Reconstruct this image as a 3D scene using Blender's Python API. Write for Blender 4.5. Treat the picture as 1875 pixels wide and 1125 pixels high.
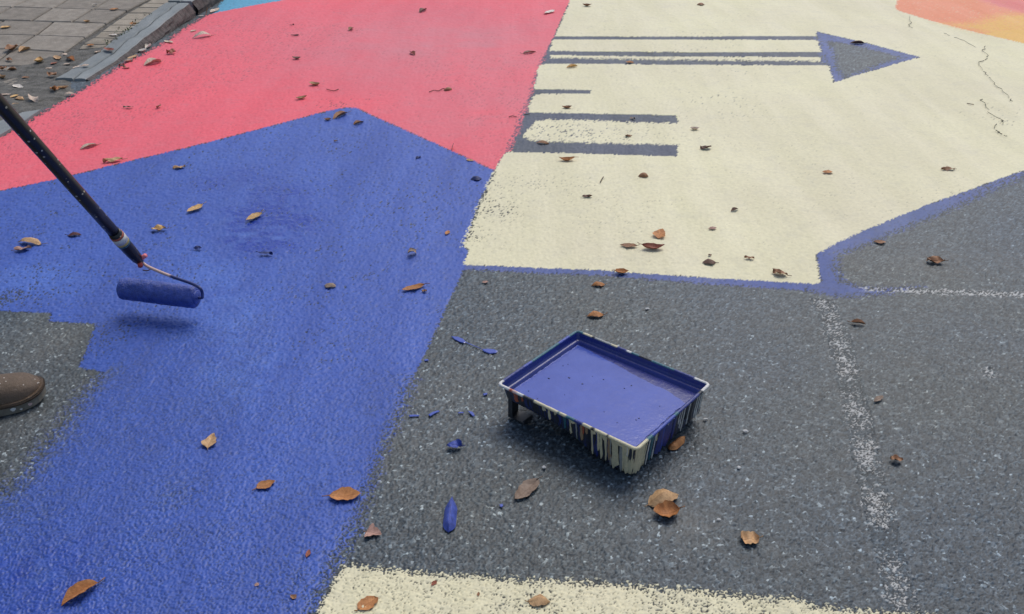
import bpy, bmesh, math, random
import numpy as np
from mathutils import Vector, Matrix

for o in list(bpy.data.objects):
    bpy.data.objects.remove(o)
S = bpy.context.scene
C = S.collection
R = math.radians
rnd = random.Random(7)

# ------------------------------------------------------------------ camera
CAM_H, PITCH, FPX = 1.25, R(29.5), 1650.0        # eye height, tilt below the horizon, focal length for a 1875 px wide frame
cam = bpy.data.cameras.new('camera')
cam_o = bpy.data.objects.new('camera', cam)
C.objects.link(cam_o)
cam_o.location = (0, 0, CAM_H)
cam_o.rotation_euler = (R(90) - PITCH, 0, 0)
cam.sensor_width = 36.0
cam.lens = 36.0 * FPX / 1875.0
cam.clip_start, cam.clip_end = 0.05, 2000
S.camera = cam_o
S.render.resolution_x, S.render.resolution_y = 1024, 614

# ------------------------------------------------------------------ sky, sun, exposure (bright overcast)
SUN_EL, SUN_AZ = R(56), R(26)                     # azimuth measured from +Y towards +X
w = bpy.data.worlds.new('World')
S.world = w
w.use_nodes = True
wn = w.node_tree.nodes
sky = wn.new('ShaderNodeTexSky')
sky.sky_type = 'NISHITA'
sky.sun_disc = False
sky.sun_elevation = SUN_EL
sky.sun_rotation = SUN_AZ
sky.air_density = 1.0
sky.dust_density = 2.5
sky.ozone_density = 1.0
bg = wn['Background']
bg.inputs['Strength'].default_value = 0.12
w.node_tree.links.new(sky.outputs[0], bg.inputs['Color'])
sun = bpy.data.lights.new('sun', 'SUN')
sun.energy = 1.3
sun.angle = R(36)
sun.color = (1.0, 0.97, 0.92)
sun_o = bpy.data.objects.new('sun', sun)
C.objects.link(sun_o)
sd_ = Vector((math.sin(SUN_AZ) * math.cos(SUN_EL), math.cos(SUN_AZ) * math.cos(SUN_EL), math.sin(SUN_EL)))
sun_o.rotation_euler = (-sd_).to_track_quat('-Z', 'Y').to_euler()
S.view_settings.view_transform = 'Standard'
S.view_settings.look = 'None'
S.view_settings.gamma = 1.0
S.view_settings.exposure = 0.22
S.render.engine = 'CYCLES'
S.cycles.use_denoising = True
S.cycles.max_bounces = 4
S.cycles.transparent_max_bounces = 12

# ------------------------------------------------------------------ survey: where a sight line meets the ground (metres)
SP, CP = math.sin(PITCH), math.cos(PITCH)


def sight(px, py):
    a, b = (px - 937.5) / FPX, (562.5 - py) / FPX
    return Vector((a, CP + b * SP, -SP + b * CP))


def G(px, py, z=0.0):
    d = sight(px, py)
    t = (CAM_H - z) / -d.z
    return Vector((d.x * t, d.y * t, z))


def AD(px, py, depth):
    return Vector((0, 0, CAM_H)) + sight(px, py) * depth


# ------------------------------------------------------------------ object helpers
def tag(o, label=None, cat=None, group=None, kind=None):
    if label: o['label'] = label
    if cat: o['category'] = cat
    if group: o['group'] = group
    if kind: o['kind'] = kind
    return o


def link(name, me, mat=None, parent=None, smooth=False):
    o = bpy.data.objects.new(name, me)
    C.objects.link(o)
    if mat is not None and not me.materials:
        me.materials.append(mat)
    if parent is not None:
        o.parent = parent
    if smooth:
        me.polygons.foreach_set('use_smooth', [True] * len(me.polygons))
    return o


def empty(name, loc=(0, 0, 0), rz=0.0):
    o = bpy.data.objects.new(name, None)
    C.objects.link(o)
    o.location = loc
    o.rotation_euler = (0, 0, rz)
    o.empty_display_size = 0.05
    return o


def pydata(name, verts, faces, mat=None, parent=None, smooth=False):
    me = bpy.data.meshes.new(name)
    me.from_pydata([tuple(v) for v in verts], [], faces)
    me.update()
    return link(name, me, mat, parent, smooth)


def tube_data(pts, radii, seg=10, cap=True):
    pts = [Vector(p) for p in pts]
    if not hasattr(radii, '__len__'):
        radii = [radii] * len(pts)
    vs, fs = [], []
    prev = None
    for i, p in enumerate(pts):
        t = (pts[min(i + 1, len(pts) - 1)] - pts[max(i - 1, 0)]).normalized()
        if prev is None:
            a = t.cross(Vector((0, 0, 1)))
            if a.length < 1e-4: a = t.cross(Vector((1, 0, 0)))
            a.normalize()
        else:
            a = (prev - t * prev.dot(t)).normalized()
        prev = a
        b = t.cross(a)
        for k in range(seg):
            an = 2 * math.pi * k / seg
            vs.append(p + (a * math.cos(an) + b * math.sin(an)) * radii[i])
    for i in range(len(pts) - 1):
        for k in range(seg):
            k2 = (k + 1) % seg
            fs.append((i * seg + k, i * seg + k2, (i + 1) * seg + k2, (i + 1) * seg + k))
    if cap:
        fs.append(tuple(range(seg))[::-1])
        fs.append(tuple((len(pts) - 1) * seg + k for k in range(seg)))
    return vs, fs


def tube(name, pts, radii, mat, parent=None, seg=10):
    vs, fs = tube_data(pts, radii, seg)
    return pydata(name, vs, fs, mat, parent, True)


def bez(p, n):
    """smooth polyline through the points (Catmull-Rom)"""
    p = [Vector(q) for q in p]
    p = [p[0] * 2 - p[1]] + p + [p[-1] * 2 - p[-2]]
    out = []
    for i in range(1, len(p) - 2):
        for k in range(n):
            t = k / n
            out.append(0.5 * ((2 * p[i]) + (p[i + 1] - p[i - 1]) * t + (2 * p[i - 1] - 5 * p[i] + 4 * p[i + 1] - p[i + 2]) * t * t
                              + (-p[i - 1] + 3 * p[i] - 3 * p[i + 1] + p[i + 2]) * t ** 3))
    out.append(p[-2])
    return out


# ------------------------------------------------------------------ materials
class NT:
    def __init__(self, tree):
        self.t = tree
        self.n = tree.nodes
        self.l = tree.links

    def new(self, typ, **kw):
        n = self.n.new(typ)
        for k, v in kw.items():
            setattr(n, k, v)
        return n

    def put(self, sock, v):
        if v is None: return
        if isinstance(v, bpy.types.NodeSocket): self.l.new(v, sock)
        else:
            if hasattr(sock.default_value, '__len__') and not hasattr(v, '__len__'): v = (v,) * len(sock.default_value)
            if hasattr(v, '__len__') and len(v) == 3 and len(sock.default_value) == 4: v = (*v, 1)
            sock.default_value = v

    def math(self, op, a, b=None, c=None, clamp=False):
        n = self.new('ShaderNodeMath', operation=op, use_clamp=clamp)
        self.put(n.inputs[0], a); self.put(n.inputs[1], b); self.put(n.inputs[2], c)
        return n.outputs[0]

    def mix(self, f, a, b, blend='MIX'):
        n = self.new('ShaderNodeMix', data_type='RGBA', blend_type=blend)
        self.put(n.inputs[0], f); self.put(n.inputs[6], a); self.put(n.inputs[7], b)
        return n.outputs[2]

    def rng(self, v, a, b, c=0.0, d=1.0, smooth=False):
        n = self.new('ShaderNodeMapRange')
        if smooth: n.interpolation_type = 'SMOOTHSTEP'
        n.clamp = True
        self.put(n.inputs[0], v)
        for i, x in enumerate((a, b, c, d)): self.put(n.inputs[i + 1], x)
        return n.outputs[0]

    def noise(self, vec, scale, detail=2.0, rough=0.5, dist=0.0):
        n = self.new('ShaderNodeTexNoise')
        self.put(n.inputs['Vector'], vec)
        n.inputs['Scale'].default_value = scale
        n.inputs['Detail'].default_value = detail
        n.inputs['Roughness'].default_value = rough
        n.inputs['Distortion'].default_value = dist
        return n.outputs['Fac']

    def voro(self, vec, scale, feature='F1', rand=1.0):
        n = self.new('ShaderNodeTexVoronoi', feature=feature)
        self.put(n.inputs['Vector'], vec)
        n.inputs['Scale'].default_value = scale
        n.inputs['Randomness'].default_value = rand
        return n

    def attr(self, name):
        n = self.new('ShaderNodeAttribute', attribute_name=name)
        return n

    def bump(self, h, strength, dist):
        n = self.new('ShaderNodeBump')
        self.put(n.inputs['Strength'], strength)
        n.inputs['Distance'].default_value = dist
        self.put(n.inputs['Height'], h)
        return n.outputs['Normal']


def new_mat(name):
    m = bpy.data.materials.new(name)
    m.use_nodes = True
    nt = NT(m.node_tree)
    p = m.node_tree.nodes['Principled BSDF']
    return m, nt, p



# ------------------------------------------------------------------ number noise for the relief of the road (real displaced geometry)
def hsh(ix, iy, seed):
    n = (ix.astype(np.int64) * 374761393 + iy.astype(np.int64) * 668265263 + seed * 1442695041) & 0xffffffff
    n = ((n ^ (n >> 13)) * 1274126177) & 0xffffffff
    n = ((n ^ (n >> 15)) * 2246822519) & 0xffffffff
    n = n ^ (n >> 16)
    return (n & 0xffffff).astype(np.float32) / np.float32(0xffffff)


def vnoise(X, Y, scale, seed, octaves=1, rough=0.5):
    out = np.zeros(X.shape, np.float32); amp = 1.0; tot = 0.0
    for o in range(octaves):
        x, y = X * scale, Y * scale
        ix, iy = np.floor(x), np.floor(y)
        fx, fy = (x - ix).astype(np.float32), (y - iy).astype(np.float32)
        fx = fx * fx * (3 - 2 * fx); fy = fy * fy * (3 - 2 * fy)
        a, b = hsh(ix, iy, seed), hsh(ix + 1, iy, seed)
        c, d = hsh(ix, iy + 1, seed), hsh(ix + 1, iy + 1, seed)
        out += amp * ((a * (1 - fx) + b * fx) * (1 - fy) + (c * (1 - fx) + d * fx) * fy)
        tot += amp; amp *= rough; scale *= 2.03; seed += 17
    return out / tot


def cells(X, Y, scale, seed):
    """F1, F2 and a random value per cell"""
    x, y = (X * scale), (Y * scale)
    ix, iy = np.floor(x), np.floor(y)
    f1 = np.full(X.shape, 9, np.float32); f2 = f1.copy(); rv = np.zeros(X.shape, np.float32)
    for dx in (-1, 0, 1):
        for dy in (-1, 0, 1):
            cx, cy = ix + dx, iy + dy
            d = np.hypot(cx + 0.1 + 0.8 * hsh(cx, cy, seed) - x, cy + 0.1 + 0.8 * hsh(cx, cy, seed + 5) - y).astype(np.float32)
            near = d < f1
            f2 = np.where(near, f1, np.minimum(f2, d))
            rv = np.where(near, hsh(cx, cy, seed + 9), rv)
            f1 = np.where(near, d, f1)
    return f1, f2, rv


def sst(x, a, b):
    t = np.clip((x - a) / (b - a), 0, 1)
    return t * t * (3 - 2 * t)


def road_relief(X, Y):
    wx = (vnoise(X, Y, 110, 3) - .5) * 0.006; wy = (vnoise(X, Y, 110, 4) - .5) * 0.006
    f1, f2, rv = cells(X + wx, Y + wy, 156, 11)
    dome = sst(f2 - f1, 0.0, 0.30) * (0.45 + 0.55 * hsh(np.floor(rv * 9999), np.floor(rv * 777), 2))
    b1, b2, bv = cells(X + wx, Y + wy, 92, 31)
    big = sst(0.40 - b1, 0.0, 0.14) * (bv > 0.88)
    med = vnoise(X, Y, 48, 21, 2, 0.6)
    fine = vnoise(X, Y, 330, 25)
    h = np.maximum(dome, big) + 0.60 * med + 0.55 * fine
    joint = np.clip(np.maximum(sst(dome, 0.06, 0.30), big), 0, 1)
    grain = np.where(big > 0.3, 0.66 + 0.34 * (bv - .88) / .12, rv)
    return h, joint, grain, med


# ------------------------------------------------------------------ road materials: scalars from the relief, colours from nodes
def road_mat(name, rough=0.5, spec=0.4, vary=(1, 1, 1), vary2=(0.9, 0.92, 0.95), dust=(0.30, 0.28, 0.25), dust_amt=0.15, laps=(0.97, 0.97, 0.97)):
    m, nt, p = new_mat(name)
    pos = world_pos(nt)
    ramp = nt.new('ShaderNodeValToRGB')
    nt.put(ramp.inputs[0], nt.attr('grain').outputs['Fac'])
    cr = ramp.color_ramp
    cr.elements[0].color = (0.034, 0.043, 0.050, 1); cr.elements[1].color = (0.46, 0.50, 0.50, 1)
    for q, col in ((0.45, (0.060, 0.074, 0.083, 1)), (0.80, (0.092, 0.110, 0.121, 1)), (0.93, (0.14, 0.16, 0.17, 1)), (0.975, (0.26, 0.285, 0.285, 1))):
        e = cr.elements.new(q); e.color = col
    a = nt.mix(nt.attr('joint').outputs['Fac'], (0.022, 0.026, 0.029), ramp.outputs[0])
    wide = nt.noise(pos, 1.3, 2, 0.6)
    a = nt.mix(1.0, a, nt.mix(nt.rng(wide, 0.35, 0.66), (0.85, 0.98, 1.10), (1.04, 1.05, 0.96)), 'MULTIPLY')
    a = nt.mix(nt.rng(nt.noise(pos, 5.0, 3, 0.65), 0.52, 0.78, 0, 0.30), a, (0.085, 0.082, 0.070))
    a = nt.mix(nt.attr('dusty').outputs['Fac'], a, (0.185, 0.175, 0.150))
    c = nt.mix(nt.rng(nt.noise(pos, 1.1, 2, 0.6), 0.34, 0.66), vary, vary2)
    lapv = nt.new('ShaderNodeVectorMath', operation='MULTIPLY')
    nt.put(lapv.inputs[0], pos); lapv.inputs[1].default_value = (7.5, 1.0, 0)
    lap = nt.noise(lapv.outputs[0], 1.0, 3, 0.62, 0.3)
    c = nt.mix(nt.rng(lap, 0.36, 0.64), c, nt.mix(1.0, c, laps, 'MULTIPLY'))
    c = nt.mix(1.0, c, nt.mix(nt.rng(nt.noise(pos, 70, 3, 0.7), 0.35, 0.65), (0.93, 0.93, 0.93), (1.05, 1.05, 1.05)), 'MULTIPLY')
    c = nt.mix(1.0, nt.attr('pigment').outputs['Color'], c, 'MULTIPLY')
    c = nt.mix(nt.rng(nt.noise(pos, 11, 4, 0.7), 0.50, 0.78, 0, dust_amt), c, dust)
    c = nt.mix(nt.attr('dusty').outputs['Fac'], c, dust)
    cov = nt.attr('cover').outputs['Fac']
    wet = nt.attr('wet').outputs['Fac']
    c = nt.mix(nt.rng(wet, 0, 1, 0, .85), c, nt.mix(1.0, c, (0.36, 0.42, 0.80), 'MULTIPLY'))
    c = nt.mix(nt.rng(wet, -1, 0, 1, 0), c, nt.mix(1.0, c, (1.45, 1.40, 1.20), 'MULTIPLY'))  # negative wet brightens the pigment: sky sheen painted into the colour
    nt.put(p.inputs['Base Color'], nt.mix(cov, a, c))
    rp = nt.math('ADD', nt.rng(wet, 0, 1, rough, 0.24), nt.rng(lap, 0.36, 0.64, -0.06, 0.06))
    n = nt.new('ShaderNodeMix', data_type='FLOAT')
    nt.put(n.inputs[0], cov); n.inputs[2].default_value = 0.56; nt.put(n.inputs[3], rp)
    nt.put(p.inputs['Roughness'], n.outputs[0])
    p.inputs['Specular IOR Level'].default_value = spec
    return m


def world_pos(nt):
    return nt.new('ShaderNodeNewGeometry').outputs['Position']


m_asphalt = road_mat('asphalt', 0.56, 0.5)
m_red = road_mat('red_road_paint', 0.62, 0.35, (1, 1, 1), (0.90, 1.08, 1.08), (0.56, 0.215, 0.245), 0.30, (0.95, 0.99, 0.99))
m_blue = road_mat('fresh_blue_road_paint', 0.52, 0.42, (1, 1, 1), (0.90, 0.91, 0.93), (0.06, 0.09, 0.25), 0.35, (0.80, 0.82, 0.86))
m_line = road_mat('older_blue_line_paint', 0.55, 0.4, (1, 1, 1), (1.1, 1.1, 0.85), (0.09, 0.10, 0.14), 0.4)
m_cream = road_mat('cream_road_paint', 0.62, 0.35, (1, 1, 1), (0.93, 0.915, 0.95), (0.50, 0.47, 0.37), 0.34, (0.95, 0.955, 0.94))
m_paint = road_mat('faded_road_paint', 0.62, 0.35, (1, 1, 1), (0.97, 0.98, 0.98), (0.45, 0.30, 0.20), 0.10)


# ------------------------------------------------------------------ layers of paint: outlines surveyed on the ground
def seg_dist(Px, Py, a, b):
    ax, ay = a; bx, by = b
    dx, dy = bx - ax, by - ay
    L2 = dx * dx + dy * dy + 1e-12
    t = np.clip(((Px - ax) * dx + (Py - ay) * dy) / L2, 0, 1)
    return np.hypot(Px - ax - t * dx, Py - ay - t * dy)


def field(polys, soft=0.006, soft_edges=None, step=0.014, gfun=None):
    """signed distance to the outlines (even-odd) on a regular grid, softness of the nearest edge"""
    gfun = gfun or (lambda q: tuple(G(*q)[:2]))
    W = [[gfun(q) for q in poly] for poly in polys]
    xs = [q[0] for pl in W for q in pl]; ys = [q[1] for pl in W for q in pl]
    x0, x1, y0, y1 = min(xs) - .15, max(xs) + .15, min(ys) - .15, max(ys) + .15
    nx, ny = int((x1 - x0) / step) + 2, int((y1 - y0) / step) + 2
    X, Y = np.meshgrid(x0 + np.arange(nx) * step, y0 + np.arange(ny) * step)
    best = np.full(X.shape, 1e9); sf = np.full(X.shape, soft)
    inside = np.zeros(X.shape, bool)
    for pi, pl in enumerate(W):
        for i in range(len(pl)):
            a, b = pl[i], pl[(i + 1) % len(pl)]
            d = seg_dist(X, Y, a, b)
            upd = d < best
            best = np.where(upd, d, best); sf = np.where(upd, (soft_edges or {}).get((pi, i), soft), sf)
            (ax, ay), (bx, by) = a, b
            if ay != by:
                inside ^= ((ay > Y) != (by > Y)) & (X < (bx - ax) * (Y - ay) / (by - ay) + ax)
    return (x0, y0, step, np.where(inside, best, -best), sf)


def sample(F, X, Y):
    x0, y0, st, sd, sf = F
    ny, nx = sd.shape
    u, v = (X - x0) / st, (Y - y0) / st
    out = (u < 0) | (v < 0) | (u > nx - 1.01) | (v > ny - 1.01)
    u = np.clip(u, 0, nx - 1.02); v = np.clip(v, 0, ny - 1.02)
    i, j = u.astype(int), v.astype(int)
    fu, fv = u - i, v - j
    q = sd[j, i] * (1 - fu) * (1 - fv) + sd[j, i + 1] * fu * (1 - fv) + sd[j + 1, i] * (1 - fu) * fv + sd[j + 1, i + 1] * fu * fv
    return np.where(out, -1.0, q), sf[j, i]


def gspot(px, py, r, a):
    q = G(px, py)
    return (q.x, q.y, r, a)


LAYERS = []


def layer(name, polys, mat, pigment, soft=0.006, soft_edges=None, thin=0.03, thin_spots=(), wet_sheen_spots=(), step=0.014, dusty=()):
    LAYERS.append(dict(dusty=dusty, name=name, F=field(polys, soft, soft_edges, step), mat=mat, pig=pigment, thin=thin, spots=thin_spots, wet=wet_sheen_spots))

# pigments (base colours of the dry paint)
RED, BLUE, LINE, SLATE = (0.87, 0.112, 0.145), (0.052, 0.114, 0.445), (0.058, 0.092, 0.31), (0.058, 0.070, 0.112)
CREAM, TEAL, WHITE = (0.770, 0.712, 0.465), (0.10, 0.36, 0.53), (0.46, 0.46, 0.44)
CORAL, OCHRE, PINK = (0.80, 0.27, 0.135), (0.80, 0.46, 0.105), (0.74, 0.19, 0.17)

# outlines, in the photograph's own measures of the ground
red_kerb = [(-560, 566), (-220, 372), (-100, 304), (0, 249), (45, 225), (100, 193), (135, 172), (170, 152), (215, 123), (260, 99), (300, 76), (340, 50), (378, 27)]
blue_top = [(-700, 520), (-320, 420), (-150, 383), (0, 349), (90, 331), (180, 309), (300, 280), (400, 255), (500, 229), (600, 203), (630, 197), (655, 198), (672, 207), (760, 246), (830, 278), (905, 312)]
red_right = [(905, 312), (930, 283), (952, 225), (975, 165), (998, 98), (1015, 64), (1044, 0), (1085, -90)]

layer('blue_line_paint', [
    [(1010, 58), (1500, 58), (1515, 130), (1250, 130), (1250, 292), (985, 292), (885, 322), (915, 283), (938, 225), (961, 165), (986, 98)]],
    m_line, SLATE, 0.012, thin=0.05, thin_spots=[gspot(1300, 90, .35, .14), gspot(1180, 215, .12, .08)])
layer('blue_arrow_outline_paint', [
    [(1490, 55), (1590, 78), (1692, 104), (1600, 132), (1524, 154), (1500, 90)],
    [(1522, 76), (1560, 82), (1600, 92), (1648, 104), (1590, 124), (1548, 143), (1535, 125)]],
    m_line, LINE, 0.03, thin=0.12)
layer('blue_border_line_paint', [
    [(846, 481), (1100, 491), (1300, 504), (1500, 514), (1490, 455), (1560, 424), (1700, 367), (1875, 304), (2050, 245),
     (2050, 262), (1875, 326), (1740, 385), (1640, 425), (1575, 452), (1538, 466), (1534, 490), (1545, 515), (1600, 527), (1690, 524), (1660, 533), (1590, 540), (1530, 542), (1470, 531), (1300, 519), (1100, 504), (846, 493)]],
    m_line, LINE, 0.010, thin=0.06, soft_edges={(0, i): 0.025 for i in range(9, 22)}, thin_spots=[gspot(1850, 325, .25, .3)])
layer('light_blue_paint', [[(388, 24), (404, 4), (440, -40), (470, -100), (900, -100), (760, -42), (640, -20), (525, 0), (460, 11), (400, 23)]],
             m_paint, TEAL, 0.012, thin=0.05)
layer('red_paint', [red_kerb + [(400, 22), (460, 10), (525, -1), (640, -21), (760, -43), (900, -100), (1085, -95)] + red_right[::-1][1:] + blue_top[::-1][1:]],
            m_red, RED, 0.004, thin=0.026,
            soft_edges={**{(0, i): 0.028 for i in range(0, 12)}, **{(0, i): 0.022 for i in range(22, 26)}},
            dusty=[gspot(850, 90, .55, .55), gspot(880, 220, .3, .4), gspot(680, 60, .6, .25)], thin_spots=[gspot(955, 200, .10, .03), gspot(60, 235, .2, .04), gspot(640, 190, .1, .04)])
blue_right = [(905, 312), (878, 372), (850, 450), (858, 455), (851, 486), (828, 540), (800, 600), (760, 690), (728, 765), (700, 830), (650, 960), (603, 1075), (578, 1130), (540, 1210), (400, 1520)]
blue_hole = [(-800, 1520), (-500, 1330), (-200, 1075), (-70, 960), (0, 905), (60, 848), (110, 780), (150, 722), (188, 680), (143, 672), (178, 590), (88, 588), (92, 573), (0, 568), (-250, 556), (-900, 540)]
bl = blue_top + blue_right[1:] + blue_hole
nb = len(blue_top) + len(blue_right) - 1
wet_and_sheen = [gspot(372 + k * 8, 450 + k * 26, .07, -.42) for k in range(11)] + [gspot(30 + k * 30, 505 + k * 4, .07, -.35) for k in range(4)] + [gspot(455, 392, .09, 1.1), gspot(492, 428, .09, 1.3), gspot(450, 440, .07, 1.2), gspot(430, 325, .10, .8), gspot(505, 365, .09, .9), gspot(545, 405, .06, .6)] + \
         [gspot(330, 300, .12, -.3), gspot(60, 1080, .10, .4), gspot(130, 1040, .08, .25), gspot(600, 800, .10, -.2), gspot(560, 860, .08, -.25)]  # positive amounts: wet paint; negative ones: pale sky sheen painted in
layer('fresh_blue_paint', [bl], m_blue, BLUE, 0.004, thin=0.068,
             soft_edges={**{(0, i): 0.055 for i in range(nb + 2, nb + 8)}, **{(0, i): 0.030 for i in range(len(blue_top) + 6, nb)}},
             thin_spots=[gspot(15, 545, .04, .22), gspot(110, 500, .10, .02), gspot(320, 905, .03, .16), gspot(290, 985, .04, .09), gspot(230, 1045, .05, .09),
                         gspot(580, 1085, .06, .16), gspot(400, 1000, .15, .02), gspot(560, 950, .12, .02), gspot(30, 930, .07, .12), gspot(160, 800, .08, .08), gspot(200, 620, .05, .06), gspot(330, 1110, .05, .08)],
             wet_sheen_spots=wet_and_sheen)
cream_main = [(1090, -100), (1044, 0), (1016, 66), (1200, 67), (1497, 66), (1494, 57), (1590, 79), (1684, 104), (1600, 128), (1526, 151), (1518, 119), (1300, 118),
              (1000, 116), (988, 119), (984, 130), (979, 163), (1082, 165), (1082, 171), (983, 172), (975, 178), (967, 196), (971, 206), (1080, 208), (1240, 211), (1240, 225),
              (1000, 218), (980, 223), (963, 240), (958, 250), (968, 257), (1010, 260), (1130, 263), (1241, 265), (1241, 286), (1100, 282), (1000, 279), (926, 278),
              (905, 312), (880, 366), (845, 452), (859, 456), (850, 484), (1100, 494), (1300, 508), (1504, 519), (1495, 463), (1560, 431), (1700, 374), (1875, 311), (2100, 235), (2300, -100)]
layer('cream_paint', [cream_main, [(1012, 72), (1200, 72), (1498, 73), (1503, 95), (1300, 95), (1006, 93)], [(1008, 100), (1100, 102), (1500, 104), (1503, 112), (1300, 110), (1010, 106)]],
              m_cream, CREAM, 0.004, thin=0.020,
              soft_edges={(0, 24): 0.014, (0, 25): 0.014, (0, 28): 0.014, (0, 29): 0.014, (0, 30): .014, (0, 31): .014, (2, 3): 0.03, (2, 4): 0.03, (0, 37): .012, (0, 38): .012, (0, 48): .006},
              thin_spots=[gspot(895, 380, .07, .13), gspot(870, 430, .05, .14), gspot(1100, 240, .16, .07), gspot(1000, 240, .1, .07), gspot(940, 340, .08, .05), gspot(1130, 395, .16, .02), gspot(1840, 210, .12, .05), gspot(1500, 360, .2, .02),
                          gspot(1320, 190, .16, .03), gspot(1300, 90, .4, .02), gspot(1780, 370, .12, .03), gspot(1030, 330, .1, .03)])
layer('cream_band_paint', [[(628, 1033), (700, 1040), (780, 1046), (1000, 1061), (1230, 1076), (1420, 1093), (1455, 1091), (1485, 1106), (1620, 1120), (1720, 1127), (1950, 1146), (2600, 1210), (2600, 1520), (400, 1520), (540, 1210), (578, 1127), (605, 1078)]],
                   m_cream, CREAM, 0.006, thin=0.07,
                   soft_edges={(0, i): 0.012 for i in range(0, 9)}, thin_spots=[gspot(1100, 1095, .2, .05), gspot(760, 1060, .06, .03), gspot(1450, 1110, .1, .05)])
layer('coral_paint', [[(1665, -100), (1643, 0), (1640, 17), (1700, 36), (1780, 57), (1875, 79), (2000, 109), (2400, 200), (2500, -100)]], m_paint, CORAL, 0.008, thin=0.04)
layer('ochre_paint', [[(1722, 42), (1780, 40), (1825, 26), (1875, 25), (2100, 20), (2400, 60), (2400, 200), (2000, 109), (1875, 79), (1800, 61)]], m_paint, OCHRE, 0.008, thin=0.05,
              soft_edges={(0, i): 0.10 for i in (0, 1, 2, 3, 4, 9)})
layer('pink_paint', [[(1785, -2), (1825, 12), (1875, 24), (2100, 30), (2300, -100), (1720, -100), (1745, -20)]], m_paint, PINK, 0.05, thin=0.05)

# worn white bay lines on the bare asphalt
wl = [(1500, 545), (1535, 620), (1552, 690), (1570, 760), (1585, 850), (1605, 930), (1640, 1075), (1655, 1120)]
layer('worn_white_line', [[(x - 15 - 0.010 * (y - 545), y) for x, y in wl] + [(x + 20 + 0.012 * (y - 545), y) for x, y in wl[::-1]]], m_paint, WHITE, 0.02, thin=0.62,
                  thin_spots=[gspot(1525, 585, .05, -.14), gspot(1545, 665, .05, -.18), gspot(1562, 745, .06, -.20), gspot(1580, 825, .06, -.24), gspot(1602, 925, .06, -.22), gspot(1640, 1055, .07, -.24),
                              gspot(1570, 790, .04, .3), gspot(1590, 875, .03, .3), gspot(1615, 985, .05, .3)])
layer('thin_white_line', [[(1570, 526), (1640, 527), (1720, 530), (1875, 536), (2050, 543), (2050, 551), (1875, 543), (1720, 537), (1640, 534), (1570, 530)]], m_paint, WHITE, 0.014, thin=0.22, thin_spots=[gspot(1590, 530, .06, .3)])
layer('pale_paint_spot', [[(1800, 676), (1815, 672), (1828, 684), (1818, 692), (1806, 690), (1802, 684)]], m_paint, WHITE, 0.012, thin=0.42)

m_far, nt, p = new_mat('asphalt_beyond')
pos = world_pos(nt)
vo = nt.voro(pos, 130)
sp_ = nt.new('ShaderNodeSeparateColor'); nt.put(sp_.inputs[0], vo.outputs['Color'])
nt.put(p.inputs['Base Color'], nt.mix(nt.rng(sp_.outputs[0], .93, .97), nt.mix(sp_.outputs[1], (0.040, 0.048, 0.054), (0.105, 0.122, 0.13)), (0.30, 0.32, 0.32)))
p.inputs['Roughness'].default_value = .6
nt.put(p.inputs['Normal'], nt.bump(vo.outputs['Distance'], 1.0, .003))


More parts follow.
